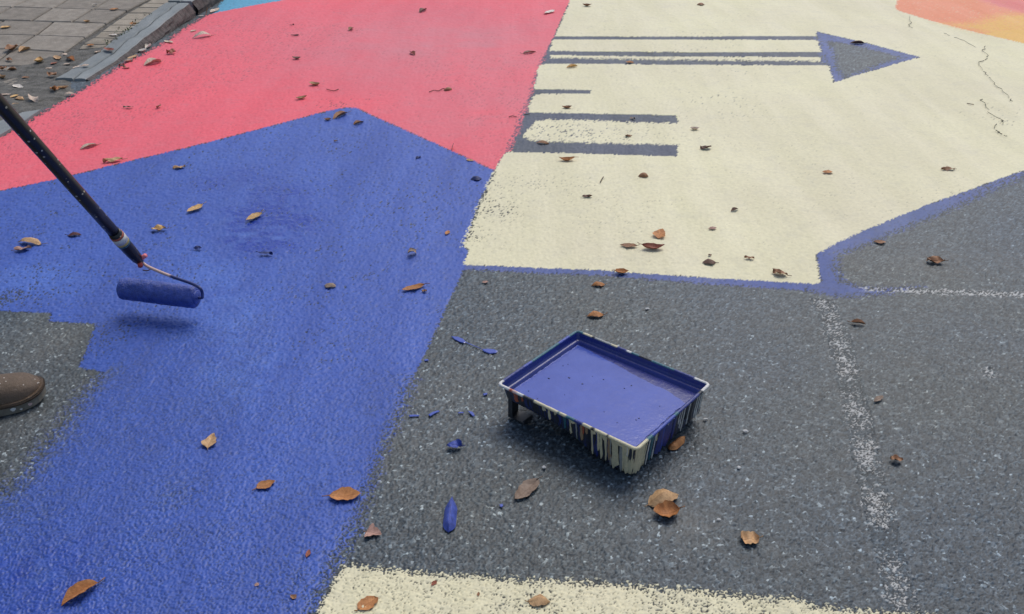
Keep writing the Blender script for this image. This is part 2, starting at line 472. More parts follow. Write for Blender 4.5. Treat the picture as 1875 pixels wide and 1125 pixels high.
# ------------------------------------------------------------------ the road as one displaced surface, cut into its painted areas
def build_road():
    ys = [0.9]
    while ys[-1] < 8.3:
        y = ys[-1]
        ys.append(y + min(0.82 * (y * y + CAM_H ** 2) / (CAM_H * FPX * 1024 / 1875), 0.016))
    ys = np.array(ys)
    s = np.linspace(-1, 1, 1020)
    Yg = np.repeat(ys[:, None], len(s), 1)
    Xg = s[None, :] * ((0.494 * ys + 0.35) * 1.22)[:, None]
    ny, nx = Xg.shape
    idx = np.arange(nx * ny).reshape(ny, nx)
    quads = np.stack([idx[:-1, :-1], idx[:-1, 1:], idx[1:, 1:], idx[1:, :-1]], -1).reshape(-1, 4)
    # coarser surround, so that the road goes on beside and behind the camera
    Xo, Yo = np.meshgrid(np.arange(-3.6, 4.6, 0.022), np.arange(-1.2, 9.2, 0.022))
    oy, ox = Xo.shape
    inn = (np.abs(Xo) < (0.494 * Yo + 0.35) * 1.22 - 0.03) & (Yo > 0.93) & (Yo < 8.25)
    io = np.arange(ox * oy).reshape(oy, ox) + nx * ny
    qo = np.stack([io[:-1, :-1], io[:-1, 1:], io[1:, 1:], io[1:, :-1]], -1)
    keep = ~(inn[:-1, :-1] & inn[:-1, 1:] & inn[1:, 1:] & inn[1:, :-1])
    quads = np.concatenate([quads, qo[keep]])
    X, Y = np.concatenate([Xg.ravel(), Xo.ravel()]), np.concatenate([Yg.ravel(), Yo.ravel()])
    outer = np.concatenate([np.zeros(nx * ny), np.ones(ox * oy)])
    h, joint, grain, med = road_relief(X, Y)
    # pit: share of the surface that lies higher (0 proud stone .. 1 deepest void), spread evenly
    pr = h - 0.62 * med + 0.75 * vnoise(X, Y, 150, 51, 2, 0.7)
    q = np.quantile(pr[::37], np.linspace(0, 1, 201))
    pit = 1.0 - np.interp(pr, q, np.linspace(0, 1, 201))
    rag = (vnoise(X, Y, 12, 61, 2) - .5) * 0.007 + (vnoise(X, Y, 110, 62) - .5) * 0.003
    for (sx, sy, sr, am) in [gspot(80, 630, .16, .06), gspot(40, 820, .14, .05), gspot(1250, 960, .10, .03), gspot(780, 720, .16, .03)]:
        grain = np.clip(grain + am * np.exp(-((X - sx) ** 2 + (Y - sy) ** 2) / (2 * sr * sr)) * (0.5 + vnoise(X, Y, 9, 91, 2)), 0, 1)
    n = len(X)
    cover = np.zeros(n); wet = np.zeros(n); dusty = np.zeros(n); pigm = np.zeros((n, 3)); rid = np.zeros(n, int)
    patch = vnoise(X, Y, 7, 71, 3, 0.6) - .5
    for (sx, sy, sr, am) in [gspot(70, 630, .16, .34), gspot(30, 800, .16, .30), gspot(770, 740, .12, .14), gspot(720, 860, .10, .12), gspot(1262, 952, .05, .22), gspot(1150, 900, .12, .06), gspot(1620, 470, .2, .08)]:
        dusty = dusty + am * np.exp(-((X - sx) ** 2 + (Y - sy) ** 2) / (2 * sr * sr)) * (0.8 + 1.2 * patch)
    dusty = np.clip(dusty, 0, 1)
    for k, L in enumerate(LAYERS):
        sd, sf = sample(L['F'], X, Y)
        near = np.nonzero(sd > -0.12)[0]
        sdn, sfn = sd[near] + rag[near], sf[near]
        th = L['thin'] * (1 + 1.6 * patch[near])
        for (sx, sy, sr, am) in L['spots']:
            th = th + am * np.exp(-((X[near] - sx) ** 2 + (Y[near] - sy) ** 2) / (2 * sr * sr)) * (1 + 1.5 * patch[near])
        cov = np.clip(0.5 + sdn / (2 * sfn), 0, 1.06) * (1 - np.clip(th, 0, 1))
        rw = 0.07 + np.clip(12 * (sfn - 0.008), 0, 0.75)
        mask = np.clip((cov - pit[near] * (1 - 0.6 * (rw - 0.07)) + 0.02) / rw, 0, 1)
        mask = np.where(cov <= 0.0, 0, mask)
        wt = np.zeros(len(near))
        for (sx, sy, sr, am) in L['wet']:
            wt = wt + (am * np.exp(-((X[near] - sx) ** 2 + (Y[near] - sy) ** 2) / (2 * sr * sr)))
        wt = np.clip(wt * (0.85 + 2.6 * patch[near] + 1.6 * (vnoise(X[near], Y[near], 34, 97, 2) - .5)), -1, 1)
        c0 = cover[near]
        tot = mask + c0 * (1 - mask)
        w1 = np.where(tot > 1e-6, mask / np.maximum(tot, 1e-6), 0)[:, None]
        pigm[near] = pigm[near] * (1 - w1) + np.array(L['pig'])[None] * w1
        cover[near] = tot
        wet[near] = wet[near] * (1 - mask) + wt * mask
        du = np.zeros(len(near))
        for (sx, sy, sr, am) in L['dusty']:
            du = du + am * np.exp(-((X[near] - sx) ** 2 + (Y[near] - sy) ** 2) / (2 * sr * sr)) * (0.8 + 0.9 * patch[near])
        dusty[near] = dusty[near] * (1 - mask) + np.clip(du, 0, 1) * mask
        rid[near[sdn > -0.25 * sfn]] = k + 1
    # film of paint fills the texture a little; the lane sags and swells by a few millimetres
    Z = 0.0031 * (h - 1.35) * (1 - 0.15 * cover - 0.22 * cover * (pigm[:, 0] > 0.3)) + 0.0003 * cover + (vnoise(X, Y, 1.2, 81, 2) - .5) * 0.006 - 0.002
    Z = Z - 0.0012 * outer
    fr = rid[quads[:, 0]]
    co = np.stack([X, Y, Z], 1)
    obs = {}
    for k in range(len(LAYERS) + 1):
        fq = quads[fr == k]
        fo = outer[fq[:, 0]] > 0 if len(fq) else None
        if not len(fq): continue
        used, inv = np.unique(fq, return_inverse=True)
        fq = inv.reshape(-1, 4)
        name, mat = ('road', m_asphalt) if k == 0 else (LAYERS[k - 1]['name'], LAYERS[k - 1]['mat'])
        me = bpy.data.meshes.new(name)
        nq = len(fq)
        me.vertices.add(len(used))
        me.vertices.foreach_set('co', co[used].astype(np.float32).ravel())
        me.loops.add(nq * 4)
        me.loops.foreach_set('vertex_index', fq.astype(np.int32).ravel())
        me.polygons.add(nq)
        me.polygons.foreach_set('loop_start', np.arange(0, nq * 4, 4, dtype=np.int32))
        me.polygons.foreach_set('loop_total', np.full(nq, 4, np.int32))
        me.update(calc_edges=True)
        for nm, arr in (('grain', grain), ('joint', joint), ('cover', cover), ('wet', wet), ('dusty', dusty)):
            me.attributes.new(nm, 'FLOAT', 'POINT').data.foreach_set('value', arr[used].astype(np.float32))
        ca = me.attributes.new('pigment', 'FLOAT_COLOR', 'POINT')
        ca.data.foreach_set('color', np.concatenate([pigm[used], np.ones((len(used), 1))], 1).astype(np.float32).ravel())
        o = link(name, me, mat, None, SMOOTH_ROAD)
        if k == 0:
            me.materials.append(m_far)
            me.polygons.foreach_set('material_index', fo.astype(np.int32))
        tag(o, kind='structure')
        obs[name] = o
    return obs


SMOOTH_ROAD = True
road_parts = build_road()
ground = pydata('ground', [(-300, -300, -0.016), (300, -300, -0.016), (300, 300, -0.016), (-300, 300, -0.016)], [(0, 1, 2, 3)], m_far)
for nm, v in (('grain', 0.6), ('joint', 1.0), ('cover', 0.0), ('wet', 0.0), ('dusty', 0.0)):
    ground.data.attributes.new(nm, 'FLOAT', 'POINT').data.foreach_set('value', [v] * 4)
tag(ground, kind='structure')

# ------------------------------------------------------------------ plain materials for the things
def simple_mat(name, col, rough=0.6, spec=0.4, col2=None, scale=40.0, bump=0.0, bscale=None, detail=4):
    m, nt, p = new_mat(name)
    tc = nt.new('ShaderNodeTexCoord').outputs['Object']
    f = nt.noise(tc, scale, detail, 0.65)
    nt.put(p.inputs['Base Color'], nt.mix(nt.rng(f, 0.35, 0.65), col, col2 or tuple(c * 0.75 for c in col)))
    nt.put(p.inputs['Roughness'], nt.rng(f, 0.3, 0.7, rough * 0.88, min(1, rough * 1.1)))
    p.inputs['Specular IOR Level'].default_value = spec
    if bump:
        nt.put(p.inputs['Normal'], nt.bump(nt.noise(tc, bscale or scale * 2, 4, 0.65), 1.0, bump))
    return m


def stone_mat(name, c1, c2, c3, scale, stretch=(1, 1, 1), bump=0.004):
    m, nt, p = new_mat(name)
    pos = world_pos(nt)
    mp = nt.new('ShaderNodeVectorMath', operation='MULTIPLY')
    nt.put(mp.inputs[0], pos); mp.inputs[1].default_value = stretch
    info = nt.new('ShaderNodeObjectInfo')
    a = nt.noise(mp.outputs[0], scale, 5, 0.65)
    b = nt.noise(pos, 180, 2, 0.6)
    c = nt.mix(nt.rng(a, 0.34, 0.66), c1, c2)
    c = nt.mix(nt.rng(b, 0.58, 0.72, 0, 0.55), c, c3)
    tint = nt.rng(info.outputs['Random'], 0, 1, 0.84, 1.14)
    nt.put(p.inputs['Base Color'], nt.mix(1.0, c, tint, 'MULTIPLY'))
    p.inputs['Roughness'].default_value = 0.8
    p.inputs['Specular IOR Level'].default_value = 0.3
    nt.put(p.inputs['Normal'], nt.bump(nt.math('ADD', a, nt.math('MULTIPLY', b, 0.4)), 1.0, bump))
    return m


m_paver = stone_mat('paver_concrete', (0.225, 0.195, 0.157), (0.33, 0.288, 0.235), (0.43, 0.38, 0.31), 16, bump=0.006)
m_paver_warm = stone_mat('small_paver_concrete', (0.27, 0.228, 0.172), (0.36, 0.31, 0.238), (0.46, 0.41, 0.33), 16, bump=0.006)
m_bluestone = stone_mat('blue_grey_kerb_stone', (0.205, 0.225, 0.225), (0.29, 0.308, 0.303), (0.36, 0.37, 0.36), 7, (1, 0.5, 1), 0.004)
m_kerbface = stone_mat('weathered_kerb_face', (0.060, 0.050, 0.046), (0.125, 0.103, 0.095), (0.17, 0.14, 0.13), 26, (0.5, 1.6, 0.5), 0.012)
m_soil = stone_mat('gritty_soil', (0.066, 0.063, 0.054), (0.155, 0.146, 0.128), (0.24, 0.225, 0.20), 22, bump=0.012)
m_weed = simple_mat('weed_green', (0.055, 0.085, 0.028), 0.6, 0.3, (0.085, 0.11, 0.04), 30)
m_pebble = simple_mat('pale_stone_chip', (0.52, 0.52, 0.50), 0.7, 0.3, (0.38, 0.38, 0.37), 60)
m_twig = simple_mat('dry_twig', (0.10, 0.055, 0.035), 0.8, 0.2)
m_wetblue = simple_mat('wet_blue_paint', (0.070, 0.110, 0.42), 0.13, 0.6, (0.056, 0.090, 0.37), 16, 0.0007, 34)
m_film = simple_mat('blue_paint_film', (0.018, 0.030, 0.20), 0.28, 0.5, (0.014, 0.024, 0.16), 18, 0.001, 40)
m_crack = simple_mat('crack_dirt', (0.10, 0.095, 0.07), 0.9, 0.1, (0.20, 0.19, 0.14), 60)


# ------------------------------------------------------------------ pavement, kerb
ZS = [(-9, 0.003), (4.50, 0.003), (4.80, 0.006), (5.08, 0.016), (5.26, 0.034), (5.53, 0.048), (5.86, 0.070), (6.17, 0.084), (6.8, 0.098), (8.0, 0.105), (40, 0.105)]


def z_pave(y):
    return float(np.interp(y, [a for a, _ in ZS], [b for _, b in ZS]))


def SW(px, py, up=0.0):
    z = 0.02
    for _ in range(12):
        q = G(px, py, z + up)
        z = z_pave(q.y)
    return Vector((q.x, q.y, z + up))


def kerb_x(y):
    return -2.128 + 0.0357 * (y - 4.5)


# soil and bedding under and between the pavers; where the photo shows soil over the paving it rises above it
soil_over = [[(-60, 262), (0, 224), (45, 212), (75, 203), (110, 186), (130, 166), (128, 150), (147, 129), (163, 117), (190, 95), (212, 80), (238, 60), (226, 55), (205, 66), (200, 84), (160, 90), (126, 94), (112, 99), (78, 108), (40, 120), (0, 132), (-60, 150)]]
F_soil = field(soil_over, 0.03, None, 0.02, lambda q: tuple(SW(*q)[:2]))


def build_pavement():
    xs = np.concatenate([np.arange(-7, -4.6, 0.06), np.arange(-4.6, -2.02, 0.016)])
    ys = np.concatenate([np.arange(-1.5, 3.6, 0.06), np.arange(3.6, 7.6, 0.016), np.arange(7.6, 12, 0.3)])
    X, Y = np.meshgrid(xs, ys)
    lim = -2.128 + 0.0357 * (Y - 4.5) - np.where(Y > 4.78, 0.05, 0.0)
    # in front of the kerb's end the soil runs out along the edge of the red paint
    ey = np.array([-2.0, 2.2] + [G(*q).y for q in [(-220, 372), (-100, 304), (0, 252), (45, 228), (100, 196), (135, 175), (166, 153)]])
    ex = np.array([-2.35, -2.35] + [G(*q).x for q in [(-220, 372), (-100, 304), (0, 252), (45, 228), (100, 196), (135, 175), (166, 153)]])
    lim = np.where(Y < 4.5, np.interp(Y, ey, ex) - 0.01, lim)
    Xc = np.minimum(X, lim)
    sd, _ = sample(F_soil, Xc.ravel(), Y.ravel())
    sd = sd.reshape(X.shape)
    n1 = vnoise(Xc, Y, 26, 301, 3, 0.6) - .5
    n2 = vnoise(Xc, Y, 120, 305, 2) - .5
    n3 = vnoise(Xc, Y, 6, 309, 2) - .5
    over = np.clip(0.5 + (sd + n1 * 0.05) / 0.05, 0, 1)
    zb = np.interp(Y, [a for a, _ in ZS], [b for _, b in ZS])
    Z = zb - 0.014 + over * (0.0185 + n3 * 0.014) + n1 * 0.008 + n2 * 0.007
    fade = np.clip((lim - X) / 0.08, 0, 1)
    Z = np.maximum(Z * (0.4 + 0.6 * fade) if False else Z, -0.004)
    ny, nx = X.shape
    idx = np.arange(nx * ny).reshape(ny, nx)
    ok = (X[:-1, :-1] < lim[:-1, :-1]) & (X[1:, :-1] < lim[1:, :-1])
    q = np.stack([idx[:-1, :-1], idx[:-1, 1:], idx[1:, 1:], idx[1:, :-1]], -1)[ok]
    return pydata('sidewalk', np.stack([Xc, Y, Z], -1).reshape(-1, 3).tolist(), q.tolist(), m_soil, None, True)


sidewalk = tag(build_pavement(), kind='structure')


def paver(quad, mat, name='paver'):
    """one paver: surveyed corners, rounded arrises, slightly out of level"""
    c = [SW(*q) for q in quad]
    cen = sum(c, Vector()) / len(c)
    rng_ = random.Random(int(quad[0][0] * 13 + quad[0][1] * 7))
    top, bev, bot = [], [], []
    tilt = Vector((rng_.uniform(-.006, .006), rng_.uniform(-.006, .006)))
    for p in c:
        d = (p - cen)
        e = d.normalized()
        inw = 0.009
        zz = rng_.uniform(-0.0015, 0.0015) + tilt.x * d.x + tilt.y * d.y
        top.append(Vector((p.x - e.x * (inw + .007), p.y - e.y * (inw + .007), p.z + zz)))
        bev.append(Vector((p.x - e.x * inw, p.y - e.y * inw, p.z + zz - 0.006)))
        bot.append(Vector((p.x - e.x * inw, p.y - e.y * inw, p.z - 0.05)))
    n = len(c)
    vs = top + bev + bot
    fs = [tuple(range(n))]
    for k in range(n):
        j = (k + 1) % n
        fs.append((k, n + k, n + j, j)); fs.append((n + k, 2 * n + k, 2 * n + j, n + j))
    o = pydata(name, vs, fs, mat, sidewalk)
    bm = bmesh.new(); bm.from_mesh(o.data); bmesh.ops.recalc_face_normals(bm, faces=bm.faces); bm.to_mesh(o.data); bm.free()
    return o


BIG = [[(98, 40), (195, 43), (157, 68), (65, 64)], [(8, 38), (98, 40), (65, 64), (-32, 63)], [(65, 64), (157, 68), (119, 95), (25, 90)], [(-32, 63), (65, 64), (25, 90), (-75, 89)],
       [(57, 38), (131, 40), (170, 17), (97, 15)], [(-22, 36), (57, 38), (97, 15), (22, 13)], [(131, 40), (195, 43), (233, 19), (170, 17)],
       [(22, 13), (97, 15), (128, -3), (58, -3)], [(97, 15), (170, 17), (204, -3), (128, -3)], [(170, 17), (233, 19), (276, -3), (204, -3)], [(-55, 12), (22, 13), (58, -3), (-15, -4)],
       [(-75, 89), (25, 90), (-16, 121), (-125, 119)], [(25, 90), (119, 95), (84, 122), (-16, 121)], [(-16, 121), (84, 122), (40, 158), (-65, 156)], [(-125, 119), (-16, 121), (-65, 156), (-180, 154)],
       [(-98, 35), (-22, 36), (22, 13), (-55, 12)], [(-105, 36), (8, 38), (-32, 63), (-150, 62)], [(58, -3), (128, -3), (155, -19), (88, -19)], [(128, -3), (204, -3), (230, -19), (155, -19)], [(204, -3), (276, -3), (302, -19), (230, -19)],
       [(-15, -4), (58, -3), (88, -19), (18, -19)]]
for q in BIG: paver(q, m_paver)
SM_L = [(149, 81), (169, 69.5), (183.5, 58), (200, 46.5), (216, 35.3), (233, 24), (250, 14), (264, 6.5), (277, -1.5), (290, -9.5), (303, -17)]
SM_R = [(203, 82), (221, 71), (237, 59), (255, 46.5), (271, 35.5), (286, 24.3), (298, 14.3), (308, 7), (320, -1), (332, -9), (344, -16.5)]
for k in range(len(SM_L) - 1):
    paver([SM_L[k], SM_R[k], SM_R[k + 1], SM_L[k + 1]], m_paver_warm)
paver([(140, 91), (188, 88), (203, 82), (149, 81)], m_paver_warm)


def kerb_stone(name, y0, y1, front_extra, label, n=26):
    """one long kerb stone: split bluestone top in two levels, rough battered face"""
    root = empty(name, (0, 0, 0))
    tag(root, label, 'kerb stone', 'kerb stones along the road edge')
    r = random.Random(int(y0 * 100))
    ys = [y0 + (y1 - y0) * k / n for k in range(n + 1)]

    def hz(y):
        return max(z_pave(y), 0.006) + 0.004

    def jag(y, s, a):
        return a * (float(vnoise(np.array([y * 1.0]), np.array([s * 3.1]), 9, 401, 3, .6)[0]) - .5)
    # face: rows from the foot to the arris, uneven
    rows = 6
    vs, fs = [], []
    for y in ys:
        xb = kerb_x(y)
        h_ = hz(y)
        for k in range(rows):
            t = k / (rows - 1)
            bulge = 0.010 * math.sin(math.pi * t) + (r.uniform(-.004, .004) if 0 < k < rows - 1 else 0)
            vs.append((xb - 0.030 * t + bulge * (1 if h_ > .02 else .2) + jag(y, 1 + t, .02), y, -0.01 + (h_ + 0.01 - 0.004) * t))
    for i in range(n):
        for k in range(rows - 1):
            a = i * rows + k
            fs.append((a, a + rows, a + rows + 1, a + 1))
    pydata('kerb_face', vs, fs, m_kerbface, root, False)

    def slab(nm, xa, xb_, dz):
        vs, fs = [], []
        for i, y in enumerate(ys):
            h_ = hz(y) + dz
            a, b = xa(y), xb_(y)
            e0 = 0.006
            vs += [(a, y, -0.02), (a, y, h_ - e0), (a - e0, y, h_ + jag(y, 5, .004)), ((a + b) / 2, y, h_ + jag(y, 6, .006)), (b + e0, y, h_ + jag(y, 7, .004)), (b, y, h_ - e0), (b, y, -0.02)]
        for i in range(n):
            for k in range(6):
                q = i * 7 + k
                fs.append((q, q + 7, q + 8, q + 1))
        fs.append(tuple(range(7))[::-1]); fs.append(tuple(n * 7 + k for k in range(7)))
        return pydata(nm, vs, fs, m_bluestone, root, False)

    def split(y): return kerb_x(y) - 0.100 + jag(y, 9, .03)
    slab('kerb_top_slab', lambda y: kerb_x(y) - 0.0305 + jag(y, 2, .02), lambda y: split(y), 0.0)
    slab('kerb_top_slab', lambda y: split(y) - 0.003 - abs(jag(y, 12, .010)), lambda y: kerb_x(y) - 0.185 + jag(y, 14, .02), 0.003)
    return root


kerb_stone('kerb_stone', 4.54, 6.08, 0, 'split blue grey kerb stone sinking into the soil at its near end')
kerb_stone('kerb_stone', 6.13, 7.5, 0, 'blue grey kerb stone behind the open joint, next to the light blue paint')
lip = [SW(*q) for q in [(-70, 292), (0, 250), (45, 224), (75, 203), (42, 208), (20, 217), (0, 224), (-70, 262)]]
lv = [(p.x, p.y, 0.009) for p in lip] + [(p.x, p.y, -0.03) for p in lip]
nl = len(lip)
lf = [tuple(range(nl))] + [(k, nl + k, nl + (k + 1) % nl, (k + 1) % nl) for k in range(nl)]
lip_o = pydata('kerb_stone', lv, lf, m_bluestone)
tag(lip_o, 'worn pale kerb stone set flush beside the red paint, crossed by the pole', 'kerb stone', 'kerb stones along the road edge')

# weed tuft by the kerb
wb = SW(236, 60)
vs, fs = [], []
r_ = random.Random(5)
for k in range(90):
    bx, by = wb.x + r_.gauss(0, .045), wb.y + r_.gauss(0, .16)
    bx = min(bx, kerb_x(by) - .17)
    a = r_.uniform(0, 6.28); L = r_.uniform(.01, .026); w_ = .003
    zz = z_pave(by) - .004
    dx, dy = math.cos(a), math.sin(a)
    i0 = len(vs)
    vs += [(bx - dy * w_, by + dx * w_, zz), (bx + dy * w_, by - dx * w_, zz), (bx + dx * L * .5 + dy * w_, by + dy * L * .5 - dx * w_, zz + L * .7), (bx + dx * L * .5 - dy * w_, by + dy * L * .5 + dx * w_, zz + L * .7), (bx + dx * L, by + dy * L, zz + L * .75)]
    fs += [(i0, i0 + 1, i0 + 2, i0 + 3), (i0 + 3, i0 + 2, i0 + 4)]
tag(pydata('weed', vs, fs, m_weed), 'small green weed growing between pavers and kerb', 'weed', kind='stuff')

# cracks in the far cream paint
def crack(pts, wd, name='crack'):
    P_ = [G(*q) for q in pts]
    r = random.Random(int(pts[0][0]))
    vs, fs = [], []
    P_ = bez(P_, 4)
    for i, p in enumerate(P_):
        p = p + Vector((r.uniform(-.008, .008), r.uniform(-.012, .012), 0))
        ww = wd * r.uniform(.03, .30)
        z0 = 0.0045
        vs += [(p.x - ww, p.y, z0), (p.x, p.y - .004, z0 - 0.002), (p.x + ww, p.y, z0)]
        if i and r.random() < .9: fs += [(3 * i - 3, 3 * i - 2, 3 * i + 1, 3 * i), (3 * i - 2, 3 * i - 1, 3 * i + 2, 3 * i + 1)]
    return pydata(name, vs, fs, m_crack, road_parts['cream_paint'])


crack([(1803, 85), (1800, 95), (1808, 106), (1796, 114), (1792, 122), (1805, 135), (1812, 145), (1826, 160), (1846, 176), (1850, 186)], .004)
crack([(1795, 182), (1802, 195), (1812, 208), (1833, 222), (1834, 228)], .004)
crack([(1822, 228), (1824, 238), (1830, 246), (1848, 252)], .004)
crack([(1728, 62), (1745, 69), (1768, 78), (1795, 92)], .0025)
crack([(1664, 28), (1668, 40), (1664, 48), (1670, 54)], .003)

# ------------------------------------------------------------------ paint tray
Lc, Bc, Rc, Fc = [G(*q, .092) for q in [(912, 703), (1058, 607), (1302, 705), (1162, 822)]]
tcen = (Lc + Bc + Rc + Fc) / 4
udir = ((Fc - Lc) + (Rc - Bc)); udir.z = 0; udir.normalize()
tray = empty('paint_tray', (tcen.x, tcen.y, 0.0015), math.atan2(udir.y, udir.x))
tag(tray, 'paint tray full of blue paint, its sides streaked with old drips', 'paint tray')
HU, HV, ZR = 0.1855, 0.1525, 0.092


def half_outline(hu, hv, r, n=8, m=40):
    """from (-hu,0) round the +v side to (hu,0)"""
    pts = [(-hu, (hv - r) * k / 6) for k in range(6)]
    for k in range(n + 1):
        a = math.pi - (math.pi / 2) * k / n
        pts.append((-hu + r + r * math.cos(a), hv - r + r * math.sin(a)))
    for k in range(1, m):
        pts.append((-hu + r + (2 * hu - 2 * r) * k / m, hv))
    for k in range(n + 1):
        a = math.pi / 2 - (math.pi / 2) * k / n
        pts.append((hu - r + r * math.cos(a), hv - r + r * math.sin(a)))
    pts += [(hu, (hv - r) * k / 6) for k in range(5, -1, -1)]
    return pts


def ring(hu, hv, r):
    h_ = half_outline(hu, hv, r)
    return h_ + [(u, -v) for u, v in h_[-2:0:-1]]


def z_under(u):
    return float(np.interp(u, [-.19, -.10, -.03, .0, .03, .06, .085, .11, .19], [.047, .0445, .041, .036, .026, .014, .007, .003, .002]))


def shell(name, prof, mat, base_z=None, close=False):
    """prof: (inset, z or None -> underside) rings from the rim down"""
    base = ring(HU, HV, 0.009)
    N = len(base)
    vs, fs = [], []
    run = []
    for (ins, zt) in prof:
        rg = ring(HU - ins, HV - ins, max(0.004, 0.009 - ins * .25))
        acc = 0
        for k, (u, v) in enumerate(rg):
            zz = zt(u) if callable(zt) else zt
            vs.append((u, v, zz))
            if k: acc += math.hypot(base[k][0] - base[k - 1][0], base[k][1] - base[k - 1][1])
            run.append(acc)
    for i in range(len(prof) - 1):
        for k in range(N):
            k2 = (k + 1) % N
            fs.append((i * N + k, (i + 1) * N + k, (i + 1) * N + k2, i * N + k2))
    if close:
        o = (len(prof) - 1) * N
        H = N // 2
        for k in range(H):
            a, b = k, k + 1
            c_, d_ = (N - b) % N, (N - a) % N
            f = [o + a, o + b]
            if c_ != b: f.append(o + c_)
            if d_ not in (a, c_): f.append(o + d_)
            f = list(dict.fromkeys(f))
            if len(f) > 2: fs.append(tuple(f))
    ob = pydata(name, vs, fs, mat, tray, True)
    ob.data.attributes.new('run', 'FLOAT', 'POINT').data.foreach_set('value', run)
    return ob


# streaked outside of the tray
m_side, nt, p = new_mat('streaked_tray_plastic')
run = nt.attr('run').outputs['Fac']
tc = nt.new('ShaderNodeTexCoord').outputs['Object']
sz = nt.new('ShaderNodeSeparateXYZ'); nt.put(sz.inputs[0], tc)
cmb = nt.new('ShaderNodeCombineXYZ')
nt.put(cmb.inputs[0], run); nt.put(cmb.inputs[1], nt.math('MULTIPLY', sz.outputs[2], 0.10))
n1 = nt.noise(cmb.outputs[0], 95, 3, 0.6)
n2 = nt.noise(cmb.outputs[0], 42, 2, 0.6)
rp = nt.new('ShaderNodeValToRGB'); nt.put(rp.inputs[0], n1)
rp.color_ramp.interpolation = 'CONSTANT'
el = rp.color_ramp.elements
el[0].color = (0.018, 0.020, 0.026, 1); el[1].position = 0.80; el[1].color = (0.45, 0.42, 0.33, 1)
for q, col in ((0.36, (0.030, 0.036, 0.055, 1)), (0.44, (0.022, 0.024, 0.034, 1)), (0.52, (0.024, 0.040, 0.150, 1)), (0.58, (0.020, 0.022, 0.030, 1)), (0.66, (0.025, 0.085, 0.10, 1)), (0.70, (0.05, 0.055, 0.065, 1))):
    e = el.new(q); e.color = col
sc = nt.mix(nt.rng(n2, 0.55, 0.60), rp.outputs[0], (0.026, 0.028, 0.034))
near_f = nt.math('MULTIPLY', nt.rng(sz.outputs[0], 0.06, 0.165), nt.rng(sz.outputs[1], -0.06, -0.125))
sc = nt.mix(nt.rng(nt.math('ADD', near_f, nt.math('MULTIPLY', nt.math('SUBTRACT', n1, 0.5), 3.0)), 0.86, 0.90), sc, (0.56, 0.50, 0.33))
nt.put(p.inputs['Base Color'], sc)
p.inputs['Roughness'].default_value = 0.42
nt.put(p.inputs['Normal'], nt.bump(n1, 0.6, 0.002))


def zmix(f): return lambda u: ZR - 0.003 + (z_under(u) - ZR + 0.003) * f


shell('outer_wall', [(0.005, ZR - .003), (0.0055, zmix(.08)), (0.0075, zmix(.25)), (0.010, zmix(.5)), (0.0125, zmix(.8)), (0.0145, zmix(.93)), (0.019, lambda u: z_under(u)), (0.03, lambda u: z_under(u) - .001)], m_side, close=True)
shell('inner_wall', [(0.005, ZR - .001), (0.0075, ZR - .008), (0.0085, ZR - .016), (0.0120, ZR - .0175), (0.0165, ZR - .0185), (0.0180, ZR - .0245), (0.021, ZR - .026)], m_film)
fl = ring(HU - .0205, HV - .0205, .006)
pydata('paint_film', [(u, v, ZR - .0260) for u, v in fl], [tuple(range(len(fl)))[::-1]], m_film, tray)

# rolled rim, patchy with dried paint
m_rim, nt, p = new_mat('paint_crusted_rim')
nt.put(p.inputs['Base Color'], nt.attr('tint').outputs['Color'])
tc = nt.new('ShaderNodeTexCoord').outputs['Object']
nt.put(p.inputs['Normal'], nt.bump(nt.noise(tc, 260, 3, .6), 1.0, 0.0015))
p.inputs['Roughness'].default_value = 0.4
PAL = dict(w=(0.66, 0.64, 0.60), c=(0.62, 0.55, 0.36), d=(0.022, 0.026, 0.036), t=(0.035, 0.13, 0.17), n=(0.028, 0.042, 0.20), o=(0.42, 0.10, 0.05), b=(0.05, 0.08, 0.36), g=(0.30, 0.31, 0.30), p=(0.58, 0.40, 0.36), k=(0.33, 0.22, 0.13))
# four sides: L-F (-v), F-R (+u), B-R (+v), L-B (-u): (from, to, colour) along the side
RIM = {'LF': [(0, .09, 'w'), (.09, .12, 'o'), (.12, .15, 'p'), (.15, .19, 'w'), (.19, .28, 'd'), (.28, .45, 'c'), (.45, .47, 't'), (.47, .52, 'c'), (.52, .58, 't'), (.58, .64, 'n'), (.64, .70, 'c'), (.70, .72, 'd'), (.72, .80, 'c'), (.80, .82, 'd'), (.82, 1, 'c')],
       'FR': [(0, .13, 'c'), (.13, .2, 't'), (.2, .5, 'b'), (.5, .54, 't'), (.54, .84, 'n'), (.84, .88, 'd'), (.88, 1, 'w')],
       'BR': [(0, .06, 't'), (.06, .12, 'c'), (.12, .16, 'd'), (.16, .28, 'g'), (.28, .33, 'c'), (.33, .40, 'n'), (.40, .44, 'w'), (.44, .50, 't'), (.50, .58, 'd'), (.58, .76, 't'), (.76, .9, 'n'), (.9, 1, 'w')],
       'LB': [(0, .06, 'w'), (.06, .3, 'n'), (.3, .4, 'b'), (.4, .75, 't'), (.75, .88, 'b'), (.88, 1, 't')]}


def side_of(u, v):
    du, dv = HU - abs(u), HV - abs(v)
    if dv < du: return ('LF' if v < 0 else 'BR'), (u + HU) / (2 * HU)
    return ('LB', (v + HV) / (2 * HV)) if u < 0 else ('FR', (v + HV) / (2 * HV))


rg = ring(HU - .001, HV - .001, 0.009)
